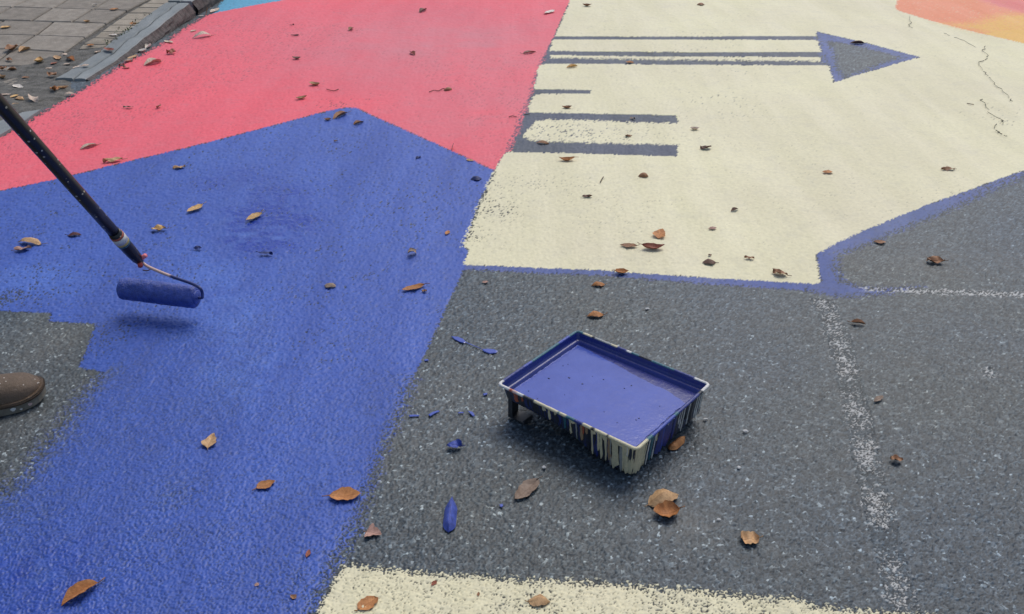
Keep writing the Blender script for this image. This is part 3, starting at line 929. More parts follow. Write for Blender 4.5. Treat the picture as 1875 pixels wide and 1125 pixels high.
# denser loop
loop = []
for k in range(len(rg)):
    a, b = rg[k], rg[(k + 1) % len(rg)]
    L_ = math.hypot(b[0] - a[0], b[1] - a[1]); m_ = max(1, int(L_ / 0.004))
    for j in range(m_): loop.append((a[0] + (b[0] - a[0]) * j / m_, a[1] + (b[1] - a[1]) * j / m_))
N = len(loop); SEG = 9
vs, fs, cols = [], [], []
rr_ = random.Random(3)
for k, (u, v) in enumerate(loop):
    a, b = loop[k - 1], loop[(k + 1) % N]
    tx, ty = b[0] - a[0], b[1] - a[1]; l_ = math.hypot(tx, ty); nx_, ny_ = -ty / l_, tx / l_
    sd, al = side_of(u, v)
    al = min(.999, max(0, al + rr_.uniform(-.006, .006)))
    ch = next(c for (f0, f1, c) in RIM[sd] if f0 <= al < f1 or f1 == 1 and al >= f0)
    rad = 0.0034 * (1 + 0.18 * (float(vnoise(np.array([u * 1.]), np.array([v * 1.]), 130, 501, 2)[0]) - .3))
    for j in range(SEG):
        an = 2 * math.pi * j / SEG
        vs.append((u + nx_ * math.cos(an) * rad * 1.15, v + ny_ * math.cos(an) * rad * 1.15, ZR - .002 + math.sin(an) * rad))
        cols.append((*PAL[ch], 1))
for k in range(N):
    for j in range(SEG):
        k2, j2 = (k + 1) % N, (j + 1) % SEG
        fs.append((k * SEG + j, k * SEG + j2, k2 * SEG + j2, k2 * SEG + j))
rim = pydata('rim', vs, fs, m_rim, tray, True)
rim.data.attributes.new('tint', 'FLOAT_COLOR', 'POINT').data.foreach_set('color', np.array(cols, np.float32).ravel())

# liquid paint: level sheet, edge a little ragged
inv = Matrix.Rotation(-math.atan2(udir.y, udir.x), 4, 'Z') @ Matrix.Translation((-tcen.x, -tcen.y, 0))
far = [inv @ G(px, py, .068) for px, py in [(930, 708), (1000, 668), (1030, 648), (1057, 632), (1120, 664), (1185, 700), (1225, 718), (1258, 741)]]
out_ = [(q.x, q.y) for q in far]
out_ += [(HU - .022, min(HV - .03, out_[-1][1] - .03)), (HU - .022, -HV + .03), (HU - .032, -HV + .021), (-HU + .03, -HV + .021)]
out_ = [(max(-HU + .0195, min(HU - .0195, u)), max(-HV + .0195, min(HV - .0195, v))) for u, v in out_]
dense = []
for k in range(len(out_)):
    a, b = Vector((*out_[k], 0)), Vector((*out_[(k + 1) % len(out_)], 0))
    m_ = max(1, int((b - a).length / .005))
    for j in range(m_):
        q = a + (b - a) * j / m_
        jn = (float(vnoise(np.array([q.x * 1.]), np.array([q.y * 1.]), 90, 511, 3, .65)[0]) - .5) * .006
        d_ = Vector((q.x, q.y, 0)).normalized()
        dense.append((q.x + d_.x * jn, q.y + d_.y * jn))
n_ = len(dense)
vs = [(u, v, ZR - .0245) for u, v in dense] + [(u * 1.004, v * 1.004, ZR - .0275) for u, v in dense]
fs = [tuple(range(n_))] + [(k, n_ + k, n_ + (k + 1) % n_, (k + 1) % n_) for k in range(n_)]
liq = pydata('liquid_paint', vs, fs, m_wetblue, tray)
bm = bmesh.new(); bm.from_mesh(liq.data); bmesh.ops.recalc_face_normals(bm, faces=bm.faces); bm.to_mesh(liq.data); bm.free()
m_lump = simple_mat('dark_paint_lump', (0.018, 0.026, 0.12), 0.3, 0.5)
for px, py in [(1031, 671), (1040, 668), (1005, 694), (968, 717), (984, 731), (1034, 724), (1042, 693), (1066, 704), (1106, 755), (1156, 707), (1170, 767), (1165, 770), (1208, 745), (1143, 712), (1105, 696), (1130, 775), (1085, 690)]:
    q = inv @ G(px, py, .068)
    bm = bmesh.new()
    bmesh.ops.create_icosphere(bm, subdivisions=1, radius=1)
    sc_ = rnd.uniform(.0012, .0028)
    for v_ in bm.verts:
        v_.co = Vector((v_.co.x * sc_ * rnd.uniform(.7, 1.5), v_.co.y * sc_ * rnd.uniform(.7, 1.3), v_.co.z * sc_ * .45)) + Vector((q.x, q.y, ZR - .0243))
    me = bpy.data.meshes.new('paint_lump'); bm.to_mesh(me); bm.free()
    link('paint_lump', me, m_lump, tray, True)


def wall_pt(side, a, f, out=0.0):
    """point on the outer wall: a along the side, f 0 rim .. 1 foot"""
    ins = 0.005 + 0.0095 * f - out
    if side == 'LF':
        u = -HU + .01 + a * (2 * HU - .02)
        return Vector((u, -(HV - ins), zmix(f)(u)))
    if side == 'FR':
        v = -HV + .01 + a * (2 * HV - .02)
        u = HU - ins
        return Vector((u, v, zmix(f)(u)))


dm = {}
for key, col in PAL.items():
    dm[key] = simple_mat('dried_paint_' + {'w': 'white', 'c': 'cream', 'd': 'black', 't': 'teal', 'n': 'navy', 'o': 'orange', 'b': 'blue', 'g': 'grey', 'p': 'pink', 'k': 'tan'}[key], col, 0.4, 0.5, tuple(c * .8 for c in col), 150)
DR = [('LF', .10, .05, .75, 'o'), ('LF', .155, .02, .5, 'o'), ('LF', .33, .03, .40, 'c'), ('LF', .37, .022, .80, 'c'), ('LF', .42, .02, .30, 'c'), ('LF', .455, .02, .7, 'n'), ('LF', .49, .03, .80, 't'), ('LF', .535, .022, .85, 'c'), ('LF', .555, .04, .25, 'c'),
      ('LF', .62, .026, .75, 'k'), ('LF', .635, .014, .45, 'o'), ('LF', .66, .03, .35, 'k'), ('LF', .675, .012, .95, 'd'), ('LF', .70, .02, .97, 'c'), ('LF', .715, .03, .2, 'c'), ('LF', .735, .012, .95, 'n'), ('LF', .765, .022, .92, 'c'), ('LF', .79, .05, .22, 'c'), ('LF', .80, .02, .88, 'c'), ('LF', .835, .012, .95, 'g'),
      ('LF', .855, .034, 1.0, 'c'), ('LF', .885, .012, .6, 'c'), ('LF', .91, .024, .98, 'g'), ('LF', .925, .014, .93, 'c'), ('LF', .955, .012, .4, 'w'), ('LF', .945, .045, .97, 'c'), ('LF', .90, .09, .16, 'c'), ('LF', .87, .05, .9, 'c'), ('LF', .825, .03, .8, 'k'), ('LF', .745, .02, .7, 'c'), ('LF', .58, .012, .9, 'g'), ('LF', .60, .05, .15, 'n'),
      ('FR', .055, .07, .95, 'c'), ('FR', .095, .06, .96, 'c'), ('FR', .12, .03, .85, 'c'), ('FR', .15, .018, .9, 'c'), ('FR', .19, .016, .97, 'w'), ('FR', .235, .05, .9, 't'), ('FR', .275, .016, .95, 'w'), ('FR', .29, .012, .4, 'c'), ('FR', .36, .10, .97, 'n'), ('FR', .47, .12, .95, 'n'), ('FR', .40, .03, .99, 'b'), ('FR', .555, .03, .9, 'n'), ('FR', .52, .012, .15, 'w'), ('FR', .44, .01, .2, 'w'),
      ('FR', .625, .012, .55, 'w'), ('FR', .66, .01, .75, 'w'), ('FR', .70, .012, .92, 'w'), ('FR', .735, .02, .6, 'd'), ('FR', .78, .014, .85, 'w'), ('FR', .84, .06, .9, 'd'), ('FR', .895, .016, .85, 'w'), ('FR', .93, .018, .95, 'w'), ('FR', .965, .014, .7, 'w'), ('FR', .985, .012, .9, 'g')]
for i, (sd, a, wd, ln, ch) in enumerate(DR):
    rr = random.Random(i)
    M = 9
    vs, fs = [], []
    for k in range(M + 1):
        f = ln * k / M
        t = k / M
        ww = wd * .5 * (1.0 if t < .12 else 0.78 + 0.22 * math.cos(t * 5 + i)) * (1 if t < .88 else max(.25, math.sqrt(max(0, 1 - ((t - .88) / .12) ** 2)))) * rr.uniform(.9, 1.1)
        sh = rr.uniform(-.002, .002)
        th = 0.0011 + 0.0012 * (t > .75) + 0.0001 * (i % 5)
        pl, pc, pr = wall_pt(sd, a + sh - ww, f, .0002), wall_pt(sd, a + sh, f, th), wall_pt(sd, a + sh + ww, f, .0002)
        vs += [pl, pc * .5 + pl * .5 + (pc - (pl + pr) * .5) * .4, pc, pc * .5 + pr * .5 + (pc - (pl + pr) * .5) * .4, pr]
    for k in range(M):
        for j in range(4):
            q = k * 5 + j
            fs.append((q, q + 5, q + 6, q + 1))
    pydata('paint_drip', vs, fs, dm[ch], tray, True)

m_leg = simple_mat('black_tray_plastic', (0.022, 0.024, 0.028), 0.45, 0.5, (0.035, 0.037, 0.042), 60)
for sgn in (-1, 1):
    bm = bmesh.new()
    u0, v0 = -HU + .020, sgn * (HV - .030)
    for (a, b) in (((u0 - .002, v0 - .016, .0035), (u0 + .0025, v0 + .016, .052)), ((u0 - .002, v0 - .016, 0.0), (u0 + .045, v0 + .016, .0035)), ((u0 + .042, v0 - .016, .0036), (u0 + .045, v0 + .016, .010)), ((u0 + .003, v0 - .016, .0036), (u0 + .010, v0 - .013, .050))):
        mt = Matrix.Translation([(a[i] + b[i]) / 2 for i in range(3)]) @ Matrix.Diagonal([*(b[i] - a[i] for i in range(3)), 1])
        bmesh.ops.create_cube(bm, size=1, matrix=mt)
    me = bpy.data.meshes.new('leg'); bm.to_mesh(me); bm.free()
    link('leg', me, m_leg, tray)

# ------------------------------------------------------------------ roller on its pole
P0 = AD(258, 481, 2.45)
P1 = AD(0, 191, 1.90)
pdir = (P1 - P0).normalized()
A = G(223, 528, .071); Bq = G(360, 545, .068)
ax = (Bq - A).normalized()
roller = empty('paint_roller', (P0.x, P0.y, 0))
tag(roller, 'paint roller loaded with blue paint on a long black splattered pole', 'paint roller')
RO = Vector(roller.location)
m_nap, nt, p = new_mat('paint_soaked_nap')
tc = nt.new('ShaderNodeTexCoord').outputs['Object']
n1 = nt.noise(tc, 70, 4, .65)
nt.put(p.inputs['Base Color'], nt.mix(nt.rng(n1, .35, .65), (0.028, 0.052, 0.25), (0.052, 0.094, 0.41)))
nt.put(p.inputs['Roughness'], nt.rng(n1, .3, .7, .25, .5))
nt.put(p.inputs['Normal'], nt.bump(nt.noise(tc, 240, 3, .6), 1.0, 0.003))
e1 = ax.cross(Vector((0, 0, 1))).normalized(); e2 = ax.cross(e1)
Lr = (Bq - A).length
NU, NV = 56, 40
vs, fs = [], []
for i in range(NU + 1):
    t = i / NU
    edge = min(1, min(t, 1 - t) / .045)
    rad0 = 0.0308 * (0.80 + 0.20 * math.sqrt(max(0, 1 - (1 - edge) ** 2)))
    for k in range(NV):
        an = 2 * math.pi * k / NV
        nz = float(vnoise(np.array([t * Lr]), np.array([an * .0285 + .5]), 140, 601, 3, .6)[0]) - .5 if 0 < k else 0.0
        rad = rad0 * (1 + .16 * nz)
        vs.append(A + ax * (t * Lr) + (e1 * math.cos(an) + e2 * math.sin(an)) * rad - RO)
for i in range(NU):
    for k in range(NV):
        k2 = (k + 1) % NV
        fs.append((i * NV + k, i * NV + k2, (i + 1) * NV + k2, (i + 1) * NV + k))
fs.append(tuple(range(NV))[::-1]); fs.append(tuple(NU * NV + k for k in range(NV)))
pydata('roller_cover', vs, fs, m_nap, roller, True)
m_wire, nt, p = new_mat('paint_splashed_wire')
info = nt.attr('far')
nt.put(p.inputs['Base Color'], nt.mix(nt.rng(nt.math('ADD', info.outputs['Fac'], nt.math('MULTIPLY', nt.noise(nt.new('ShaderNodeTexCoord').outputs['Object'], 40, 3), .3)), .58, .62), (0.62, 0.42, 0.36), (0.022, 0.034, 0.14)))
p.inputs['Roughness'].default_value = 0.35
for end, s_ in ((A, -1), (Bq, 1)):
    c_ = end + ax * s_ * .001 - RO
    tube('end_cap', [c_ - ax * s_ * .004, c_, c_ + ax * s_ * .003, c_ + ax * s_ * .0045], [.0205, .0205, .018, .008], m_nap, roller, 20)
wp = [Bq - ax * .01, Bq + ax * .010, Bq + ax * .018 + Vector((0, 0, .004)), AD(368, 530, 2.405), AD(352, 520, 2.42), AD(318, 508, 2.43), AD(290, 497, 2.44), AD(272, 489, 2.445), AD(263, 483, 2.45), P0 + pdir * .03]
wpts = [q - RO for q in bez(wp, 5)]
# the far end of the wire (towards the handle) is pale, the end by the roller is blue
wr = tube('wire_frame', wpts, .0042, m_wire, roller, 8)
nv_ = len(wpts)
wr.data.attributes.new('far', 'FLOAT', 'POINT').data.foreach_set('value', [(1 - (i // 8) / (nv_ - 1)) for i in range(nv_ * 8)])
m_pole, nt, p = new_mat('splattered_black_pole')
tc = nt.new('ShaderNodeTexCoord').outputs['Object']
vo = nt.voro(tc, 95)
sepc = nt.new('ShaderNodeSeparateColor'); nt.put(sepc.inputs[0], vo.outputs['Color'])
dot = nt.math('MULTIPLY', nt.rng(vo.outputs['Distance'], .20, .28, 1, 0), nt.rng(sepc.outputs[0], .60, .62))
base = nt.mix(nt.rng(nt.noise(tc, 9, 4, .6), .4, .7), (0.010, 0.010, 0.011), (0.028, 0.020, 0.016))
c = nt.mix(dot, base, nt.mix(sepc.outputs[1], (0.55, 0.42, 0.22), (0.45, 0.46, 0.44)))
nt.put(p.inputs['Base Color'], c)
p.inputs['Roughness'].default_value = 0.32
PL = 1.62
pts = [P0 + pdir * t - RO for t in np.linspace(.145, PL, 12)]
tube('extension_pole', pts, [0.0150 + 0.0026 * k / 11 for k in range(12)], m_pole, roller, 18)
hp = [(.0, .0080), (.008, .0115), (.02, .0145), (.05, .0165), (.10, .0175), (.125, .0175), (.150, .0162)]
tube('handle', [P0 + pdir * a - RO for a, _ in hp], [b for _, b in hp], m_pole, roller, 18)
bands = [(.103, .106, 'n', .0161), (.106, .112, 'c', .0163), (.112, .128, 'w', .0165), (.128, .133, 'p', .0163)]
dm['y'] = simple_mat('yellow_sticker', (0.55, 0.42, 0.14), 0.4)
for a, b, ch, r0 in ((.096, .102, 't', .0181), (.102, .110, 'y', .0183), (.110, .130, 'w', .0185), (.130, .137, 'o', .0182)):
    tube('sticker_band', [P0 + pdir * (a - .0002) - RO, P0 + pdir * (b + .0002) - RO], r0, dm[ch], roller, 18)
m_pinkp = simple_mat('pink_plastic', (0.75, 0.20, 0.22), 0.4)
m_redp = simple_mat('red_plastic', (0.55, 0.07, 0.05), 0.4)
q = AD(265, 469, 2.43) - RO
tube('pink_tip', [P0 + pdir * .012 - RO, q + (q - (P0 + pdir * .012 - RO)).normalized() * .004], [.006, .0062], m_pinkp, roller, 12)
q = AD(257, 487, 2.43) - RO
tube('red_tip', [P0 + pdir * .010 - RO, q + Vector((0, 0, -.002))], [.0068, .0066], m_redp, roller, 12)
# scraped bare patch near the upper end of the pole in view
m_scrape = simple_mat('scraped_metal', (0.42, 0.42, 0.40), 0.4, 0.5, (0.20, 0.19, 0.18), 200)
vs, fs = [], []
s0 = (P1 - P0).length - .055
side = pdir.cross(Vector((0, 0, 1))).normalized(); upn = side.cross(pdir)
for i in range(9):
    t = s0 - .03 + .075 * i / 8
    hw = (.28 + .30 * abs(math.sin(i * 1.9))) * (0.15 + math.sin(math.pi * (i + .5) / 9))
    for k in (-1, 0, 1):
        an = math.radians(118) + k * hw
        vs.append(P0 + pdir * t + (upn * math.cos(an) * -1 + side * -math.sin(an) * -1) * .0176 - RO)
    if i:
        for k in range(2): fs.append((3 * i - 3 + k, 3 * i - 2 + k, 3 * i + 1 + k, 3 * i + k))
pydata('scraped_patch', vs, fs, m_scrape, roller)

# ------------------------------------------------------------------ person: one boot toe shows at the left edge, the rest stands outside the frame
m_leather = simple_mat('worn_brown_leather', (0.105, 0.070, 0.044), 0.62, 0.35, (0.15, 0.103, 0.068), 22, 0.002, 160)
nt = NT(m_leather.node_tree); p = m_leather.node_tree.nodes['Principled BSDF']
tc = nt.new('ShaderNodeTexCoord').outputs['Object']
old = p.inputs['Base Color'].links[0].from_socket
scf = nt.noise(tc, 75, 5, 0.75)
cc = nt.mix(nt.rng(scf, 0.60, 0.70, 0, 0.6), old, (0.27, 0.215, 0.16))
vo = nt.voro(tc, 110)
sepc = nt.new('ShaderNodeSeparateColor'); nt.put(sepc.inputs[0], vo.outputs['Color'])
cc = nt.mix(nt.math('MULTIPLY', nt.rng(vo.outputs['Distance'], .14, .22, 1, 0), nt.rng(sepc.outputs[0], .86, .88)), cc, (0.58, 0.52, 0.44))
nt.put(p.inputs['Base Color'], cc)
m_sole = simple_mat('dusty_rubber_sole', (0.19, 0.17, 0.135), 0.75, 0.3, (0.13, 0.115, 0.09), 40)
m_welt = simple_mat('stitched_welt', (0.060, 0.040, 0.026), 0.7, 0.3)
m_jean = simple_mat('grey_work_trousers', (0.06, 0.065, 0.075), 0.85, 0.2, (0.085, 0.09, 0.10), 60, 0.002, 200)
m_jacket = simple_mat('dark_work_jacket', (0.05, 0.052, 0.055), 0.85, 0.2)
m_skin = simple_mat('skin', (0.45, 0.28, 0.20), 0.55, 0.4)
m_glove = simple_mat('grey_glove', (0.20, 0.20, 0.19), 0.8, 0.2)
m_cap = simple_mat('navy_cap', (0.02, 0.025, 0.05), 0.8, 0.2)
person = empty('person', (-1.44, 1.56, 0))
tag(person, 'person in a scuffed brown leather work boot at the left edge', 'person')
PO = Vector(person.location)


def make_boot(heel, head):
    """heel: ground point under the heel; head: heading"""
    c_, s_ = math.cos(head), math.sin(head)

    def W(x, y, z): return Vector((heel.x + c_ * x - s_ * y, heel.y + s_ * x + c_ * y, z)) - PO
    root = bpy.data.objects.new('boot', None); C.objects.link(root); root.parent = person; root.empty_display_size = .05
    # plan of the sole: half widths along its length (inner/outer alike)
    X_ = [0, .008, .03, .07, .12, .17, .21, .245, .27, .285, .295, .300]
    H_ = [.012, .026, .036, .037, .037, .043, .049, .050, .045, .036, .022, .006]

    def outline(grow):
        fine_x = list(np.linspace(0, .30, 40))
        hs = [float(np.interp(x, X_, H_)) for x in fine_x]
        xs_ = [(-grow if x == 0 else x + grow * (x - .15) / .15) for x in fine_x]
        return [(x, h_ + grow) for x, h_ in zip(xs_, hs)] + [(x, -(h_ + grow)) for x, h_ in zip(xs_[::-1], hs[::-1])]

    def spring(x): return 0.010 * max(0, (x - .23) / .07) ** 2

    def disc(nm, grow, z0, z1, mat):
        o_ = outline(grow); n = len(o_)
        vs = [W(x, y, z0 + spring(x)) for x, y in o_] + [W(x, y, z1 + spring(x)) for x, y in o_]
        fs = [tuple(range(n))[::-1], tuple(range(n, 2 * n))] + [(k, (k + 1) % n, n + (k + 1) % n, n + k) for k in range(n)]
        return pydata(nm, vs, fs, mat, root)
    disc('sole', .004, 0.0, .019, m_sole)
    disc('welt', .0065, .0192, .023, m_welt)
    disc('sole_edge', .004, .0232, .027, m_leather)
    secs = [(.006, .016, .10), (.02, .030, .12), (.06, .036, .13), (.10, .037, .122), (.14, .039, .105), (.18, .044, .084), (.215, .048, .071), (.245, .0485, .065), (.265, .045, .058), (.28, .037, .049), (.291, .025, .039), (.298, .010, .031)]
    vs, fs = [], []
    K = 15
    for (x, hw, top) in secs:
        for k in range(K):
            a = math.pi * k / (K - 1)
            cy, sz_ = math.cos(a), math.sin(a)
            vs.append(W(x, math.copysign(abs(cy) ** .75, cy) * hw, .025 + spring(x) + (top - .025) * sz_ ** .72 + 0.0012 * math.sin(x * 210 + k)))
    for i in range(len(secs) - 1):
        for k in range(K - 1):
            q = i * K + k
            fs.append((q, q + 1, q + K + 1, q + K))
    fs.append(tuple((len(secs) - 1) * K + k for k in range(K)))
    # shaft
    o0 = len(vs)
    for j, (z, rx, ry, cx) in enumerate([(.07, .062, .040, .065), (.11, .058, .042, .062), (.15, .054, .043, .058), (.20, .056, .046, .056)]):
        for k in range(20):
            a = 2 * math.pi * k / 20
            vs.append(W(cx + rx * math.cos(a), ry * math.sin(a), z))
        if j:
            for k in range(20):
                k2 = (k + 1) % 20
                fs.append((o0 + (j - 1) * 20 + k, o0 + (j - 1) * 20 + k2, o0 + j * 20 + k2, o0 + j * 20 + k))
    pydata('leather_upper', vs, fs, m_leather, root, True)
    # dried paint on the sole and toe
    for (x, sy, z, w_, mt) in ((.232, -1, .012, .006, 'w'), (.268, -1, .013, .005, 'p'), (.248, -1, .008, .003, 'w')):
        hw = float(np.interp(x, X_, H_)) + .0048
        vs = [W(x + w_ * math.cos(a) * (1 + .3 * math.sin(3 * a)), sy * (hw + .0006), z + w_ * .8 * math.sin(a)) for a in np.linspace(0, 2 * math.pi, 10)[:-1]]
        pydata('paint_fleck', vs, [tuple(range(9))], dm[mt], root)
    return root


HD = R(27)
toe = G(83, 722)
heel = Vector((toe.x - .30 * math.cos(HD), toe.y - .30 * math.sin(HD), 0))
make_boot(heel, HD)
heel2 = Vector((-1.66, 1.40, 0)); HD2 = R(36)
make_boot(heel2, HD2)
fwd = Vector((math.cos(R(31)), math.sin(R(31)), 0)); rgt = Vector((fwd.y, -fwd.x, 0))
ankR = heel + Vector((math.cos(HD), math.sin(HD), 0)) * .06 + Vector((0, 0, .13))
ankL = heel2 + Vector((math.cos(HD2), math.sin(HD2), 0)) * .06 + Vector((0, 0, .13))
hipc = (ankR + ankL) / 2; hipc.z = .95; hipc = hipc - fwd * .03
hipR, hipL = hipc + rgt * .09 - Vector((0, 0, .05)), hipc - rgt * .09 - Vector((0, 0, .05))
kneeR = (hipR + ankR) / 2 + fwd * .05; kneeL = (hipL + ankL) / 2 + fwd * .04
chest = hipc + fwd * .06 + Vector((0, 0, .36)); neck = chest + fwd * .04 + Vector((0, 0, .19)); head_ = neck + fwd * .05 + Vector((0, 0, .09)); crown = head_ + fwd * .02 + Vector((0, 0, .12))
shR, shL = chest + rgt * .18 + Vector((0, 0, .10)), chest - rgt * .18 + Vector((0, 0, .10))


def on_pole(z): return P0 + pdir * ((z - P0.z) / pdir.z)


hdR, hdL = on_pole(1.20), on_pole(.98)
elR = (shR + hdR) / 2 + rgt * .10 - Vector((0, 0, .14)); elL = (shL + hdL) / 2 - rgt * .06 - Vector((0, 0, .12))
wrR = hdR + (elR - hdR).normalized() * .09; wrL = hdL + (elL - hdL).normalized() * .09
J = [hipc, hipR, kneeR, ankR, hipL, kneeL, ankL, chest, neck, head_, crown, shR, elR, wrR, shL, elL, wrL, (hipc + chest) / 2, (hipR + kneeR) / 2, (hipL + kneeL) / 2, hdR + (wrR - hdR) * .45, hdL + (wrL - hdL) * .45]
Rd = [.135, .098, .066, .056, .098, .066, .056, .150, .058, .092, .070, .078, .050, .034, .078, .050, .034, .130, .088, .088, .036, .036]
E_ = [(0, 1), (1, 18), (18, 2), (2, 3), (0, 4), (4, 19), (19, 5), (5, 6), (0, 17), (17, 7), (7, 8), (8, 9), (9, 10), (7, 11), (11, 12), (12, 13), (13, 20), (7, 14), (14, 15), (15, 16), (16, 21)]
me = bpy.data.meshes.new('body')
me.from_pydata([tuple(j - PO) for j in J], E_, [])
me.update()
body = link('body', me, None, person)
sk = body.modifiers.new('skin', 'SKIN')
sk.use_smooth_shade = True
for i, v_ in enumerate(me.skin_vertices[0].data):
    v_.radius = (Rd[i], Rd[i] * (.78 if i in (0, 7, 17) else 1))
    v_.use_root = (i == 0)
sub = body.modifiers.new('subsurf', 'SUBSURF'); sub.levels = 2; sub.render_levels = 2
m_body, nt, p = new_mat('clothes_by_height')
pz = nt.new('ShaderNodeSeparateXYZ'); nt.put(pz.inputs[0], nt.new('ShaderNodeTexCoord').outputs['Object'])
f = nt.noise(nt.new('ShaderNodeTexCoord').outputs['Object'], 50, 4)
c = nt.mix(nt.rng(pz.outputs[2], .97, .975), nt.mix(f, (0.055, 0.06, 0.07), (0.09, 0.095, 0.105)), nt.mix(f, (0.045, 0.047, 0.05), (0.065, 0.067, 0.07)))
c = nt.mix(nt.rng(pz.outputs[2], 1.485, 1.49), c, (0.45, 0.28, 0.20))
nt.put(p.inputs['Base Color'], c); p.inputs['Roughness'].default_value = .8
me.materials.append(m_body)
for hd, wr_ in ((hdR, wrR), (hdL, wrL)):
    vs, fs = [], []
    inn = (wr_ - hd).normalized(); sd2 = pdir.cross(inn).normalized()
    for k in range(4):
        off = pdir * ((k - 1.5) * .019)
        pts_ = [hd - PO + off + (inn * math.cos(a) + sd2 * math.sin(a)) * (.024 if k else .023) for a in np.linspace(-.5, 3.6 - .25 * abs(k - 1.2), 8)]
        v2, f2 = tube_data(pts_, [.0098, .0098, .0096, .0094, .0092, .009, .0086, .007], 8)
        fs += [tuple(i + len(vs) for i in q) for q in f2]; vs += v2
    pts_ = [hd - PO - pdir * .01 + inn * .03, hd - PO - pdir * .035 + inn * .024 - sd2 * .014, hd - PO - pdir * .045 - sd2 * .024 + inn * .004, hd - PO - pdir * .042 - sd2 * .022 - inn * .018]
    v2, f2 = tube_data(bez(pts_, 3), .0108, 8)
    fs += [tuple(i + len(vs) for i in q) for q in f2]; vs += v2
    pts_ = [wr_ - PO, hd - PO + inn * .055, hd - PO + inn * .034]
    v2, f2 = tube_data(pts_, [.036, .040, .034], 12)
    fs += [tuple(i + len(vs) for i in q) for q in f2]; vs += v2
    pydata('glove', vs, fs, m_glove, person, True)
bm = bmesh.new(); bmesh.ops.create_uvsphere(bm, u_segments=20, v_segments=12, radius=.105)
for v_ in bm.verts:
    if v_.co.z < 0.01: v_.co.z = 0.01
    v_.co.z *= .95
me = bpy.data.meshes.new('cap'); bm.to_mesh(me); bm.free()
cap = link('cap', me, m_cap, person, True); cap.location = head_ - PO + Vector((0, 0, .045))

# ------------------------------------------------------------------ fallen leaves, each its own thing
m_leaf, nt, p = new_mat('dry_leaf')
info = nt.new('ShaderNodeObjectInfo')
tc = nt.new('ShaderNodeTexCoord').outputs['Object']
lv_, lt_ = nt.attr('across').outputs['Fac'], nt.attr('along').outputs['Fac']
col = info.outputs['Color']
n1 = nt.noise(tc, 90, 4, .65)
c = nt.mix(nt.rng(n1, .35, .68), nt.mix(1.0, col, (1.12, 1.10, 1.06), 'MULTIPLY'), nt.mix(1.0, col, (0.66, 0.60, 0.55), 'MULTIPLY'))
wv_ = nt.math('SINE', nt.math('MULTIPLY', nt.math('SUBTRACT', lt_, nt.math('MULTIPLY', nt.math('ABSOLUTE', lv_), .22)), 58))
vein = nt.math('MAXIMUM', nt.rng(nt.math('ABSOLUTE', lv_), .04, .10, 1, 0), nt.rng(wv_, .90, .99, 0, .55))
c = nt.mix(nt.math('MULTIPLY', vein, .45), c, nt.mix(1.0, col, (0.55, 0.48, 0.42), 'MULTIPLY'))
nt.put(p.inputs['Base Color'], c)
p.inputs['Roughness'].default_value = .6
p.inputs['Specular IOR Level'].default_value = .35
nt.put(p.inputs['Normal'], nt.bump(nt.math('ADD', n1, nt.math('MULTIPLY', vein, -.4)), .8, .0012))
LC = dict(T=(0.47, 0.295, 0.15), O=(0.43, 0.19, 0.065), B=(0.28, 0.145, 0.075), D=(0.15, 0.085, 0.06), P=(0.56, 0.45, 0.36), W=(0.62, 0.58, 0.52), Y=(0.56, 0.36, 0.15), R=(0.27, 0.085, 0.05),
          G=(0.25, 0.185, 0.14), N=(0.018, 0.032, 0.13), K=(0.40, 0.245, 0.20), M=(0.085, 0.022, 0.026), F=(0.05, 0.08, 0.34))


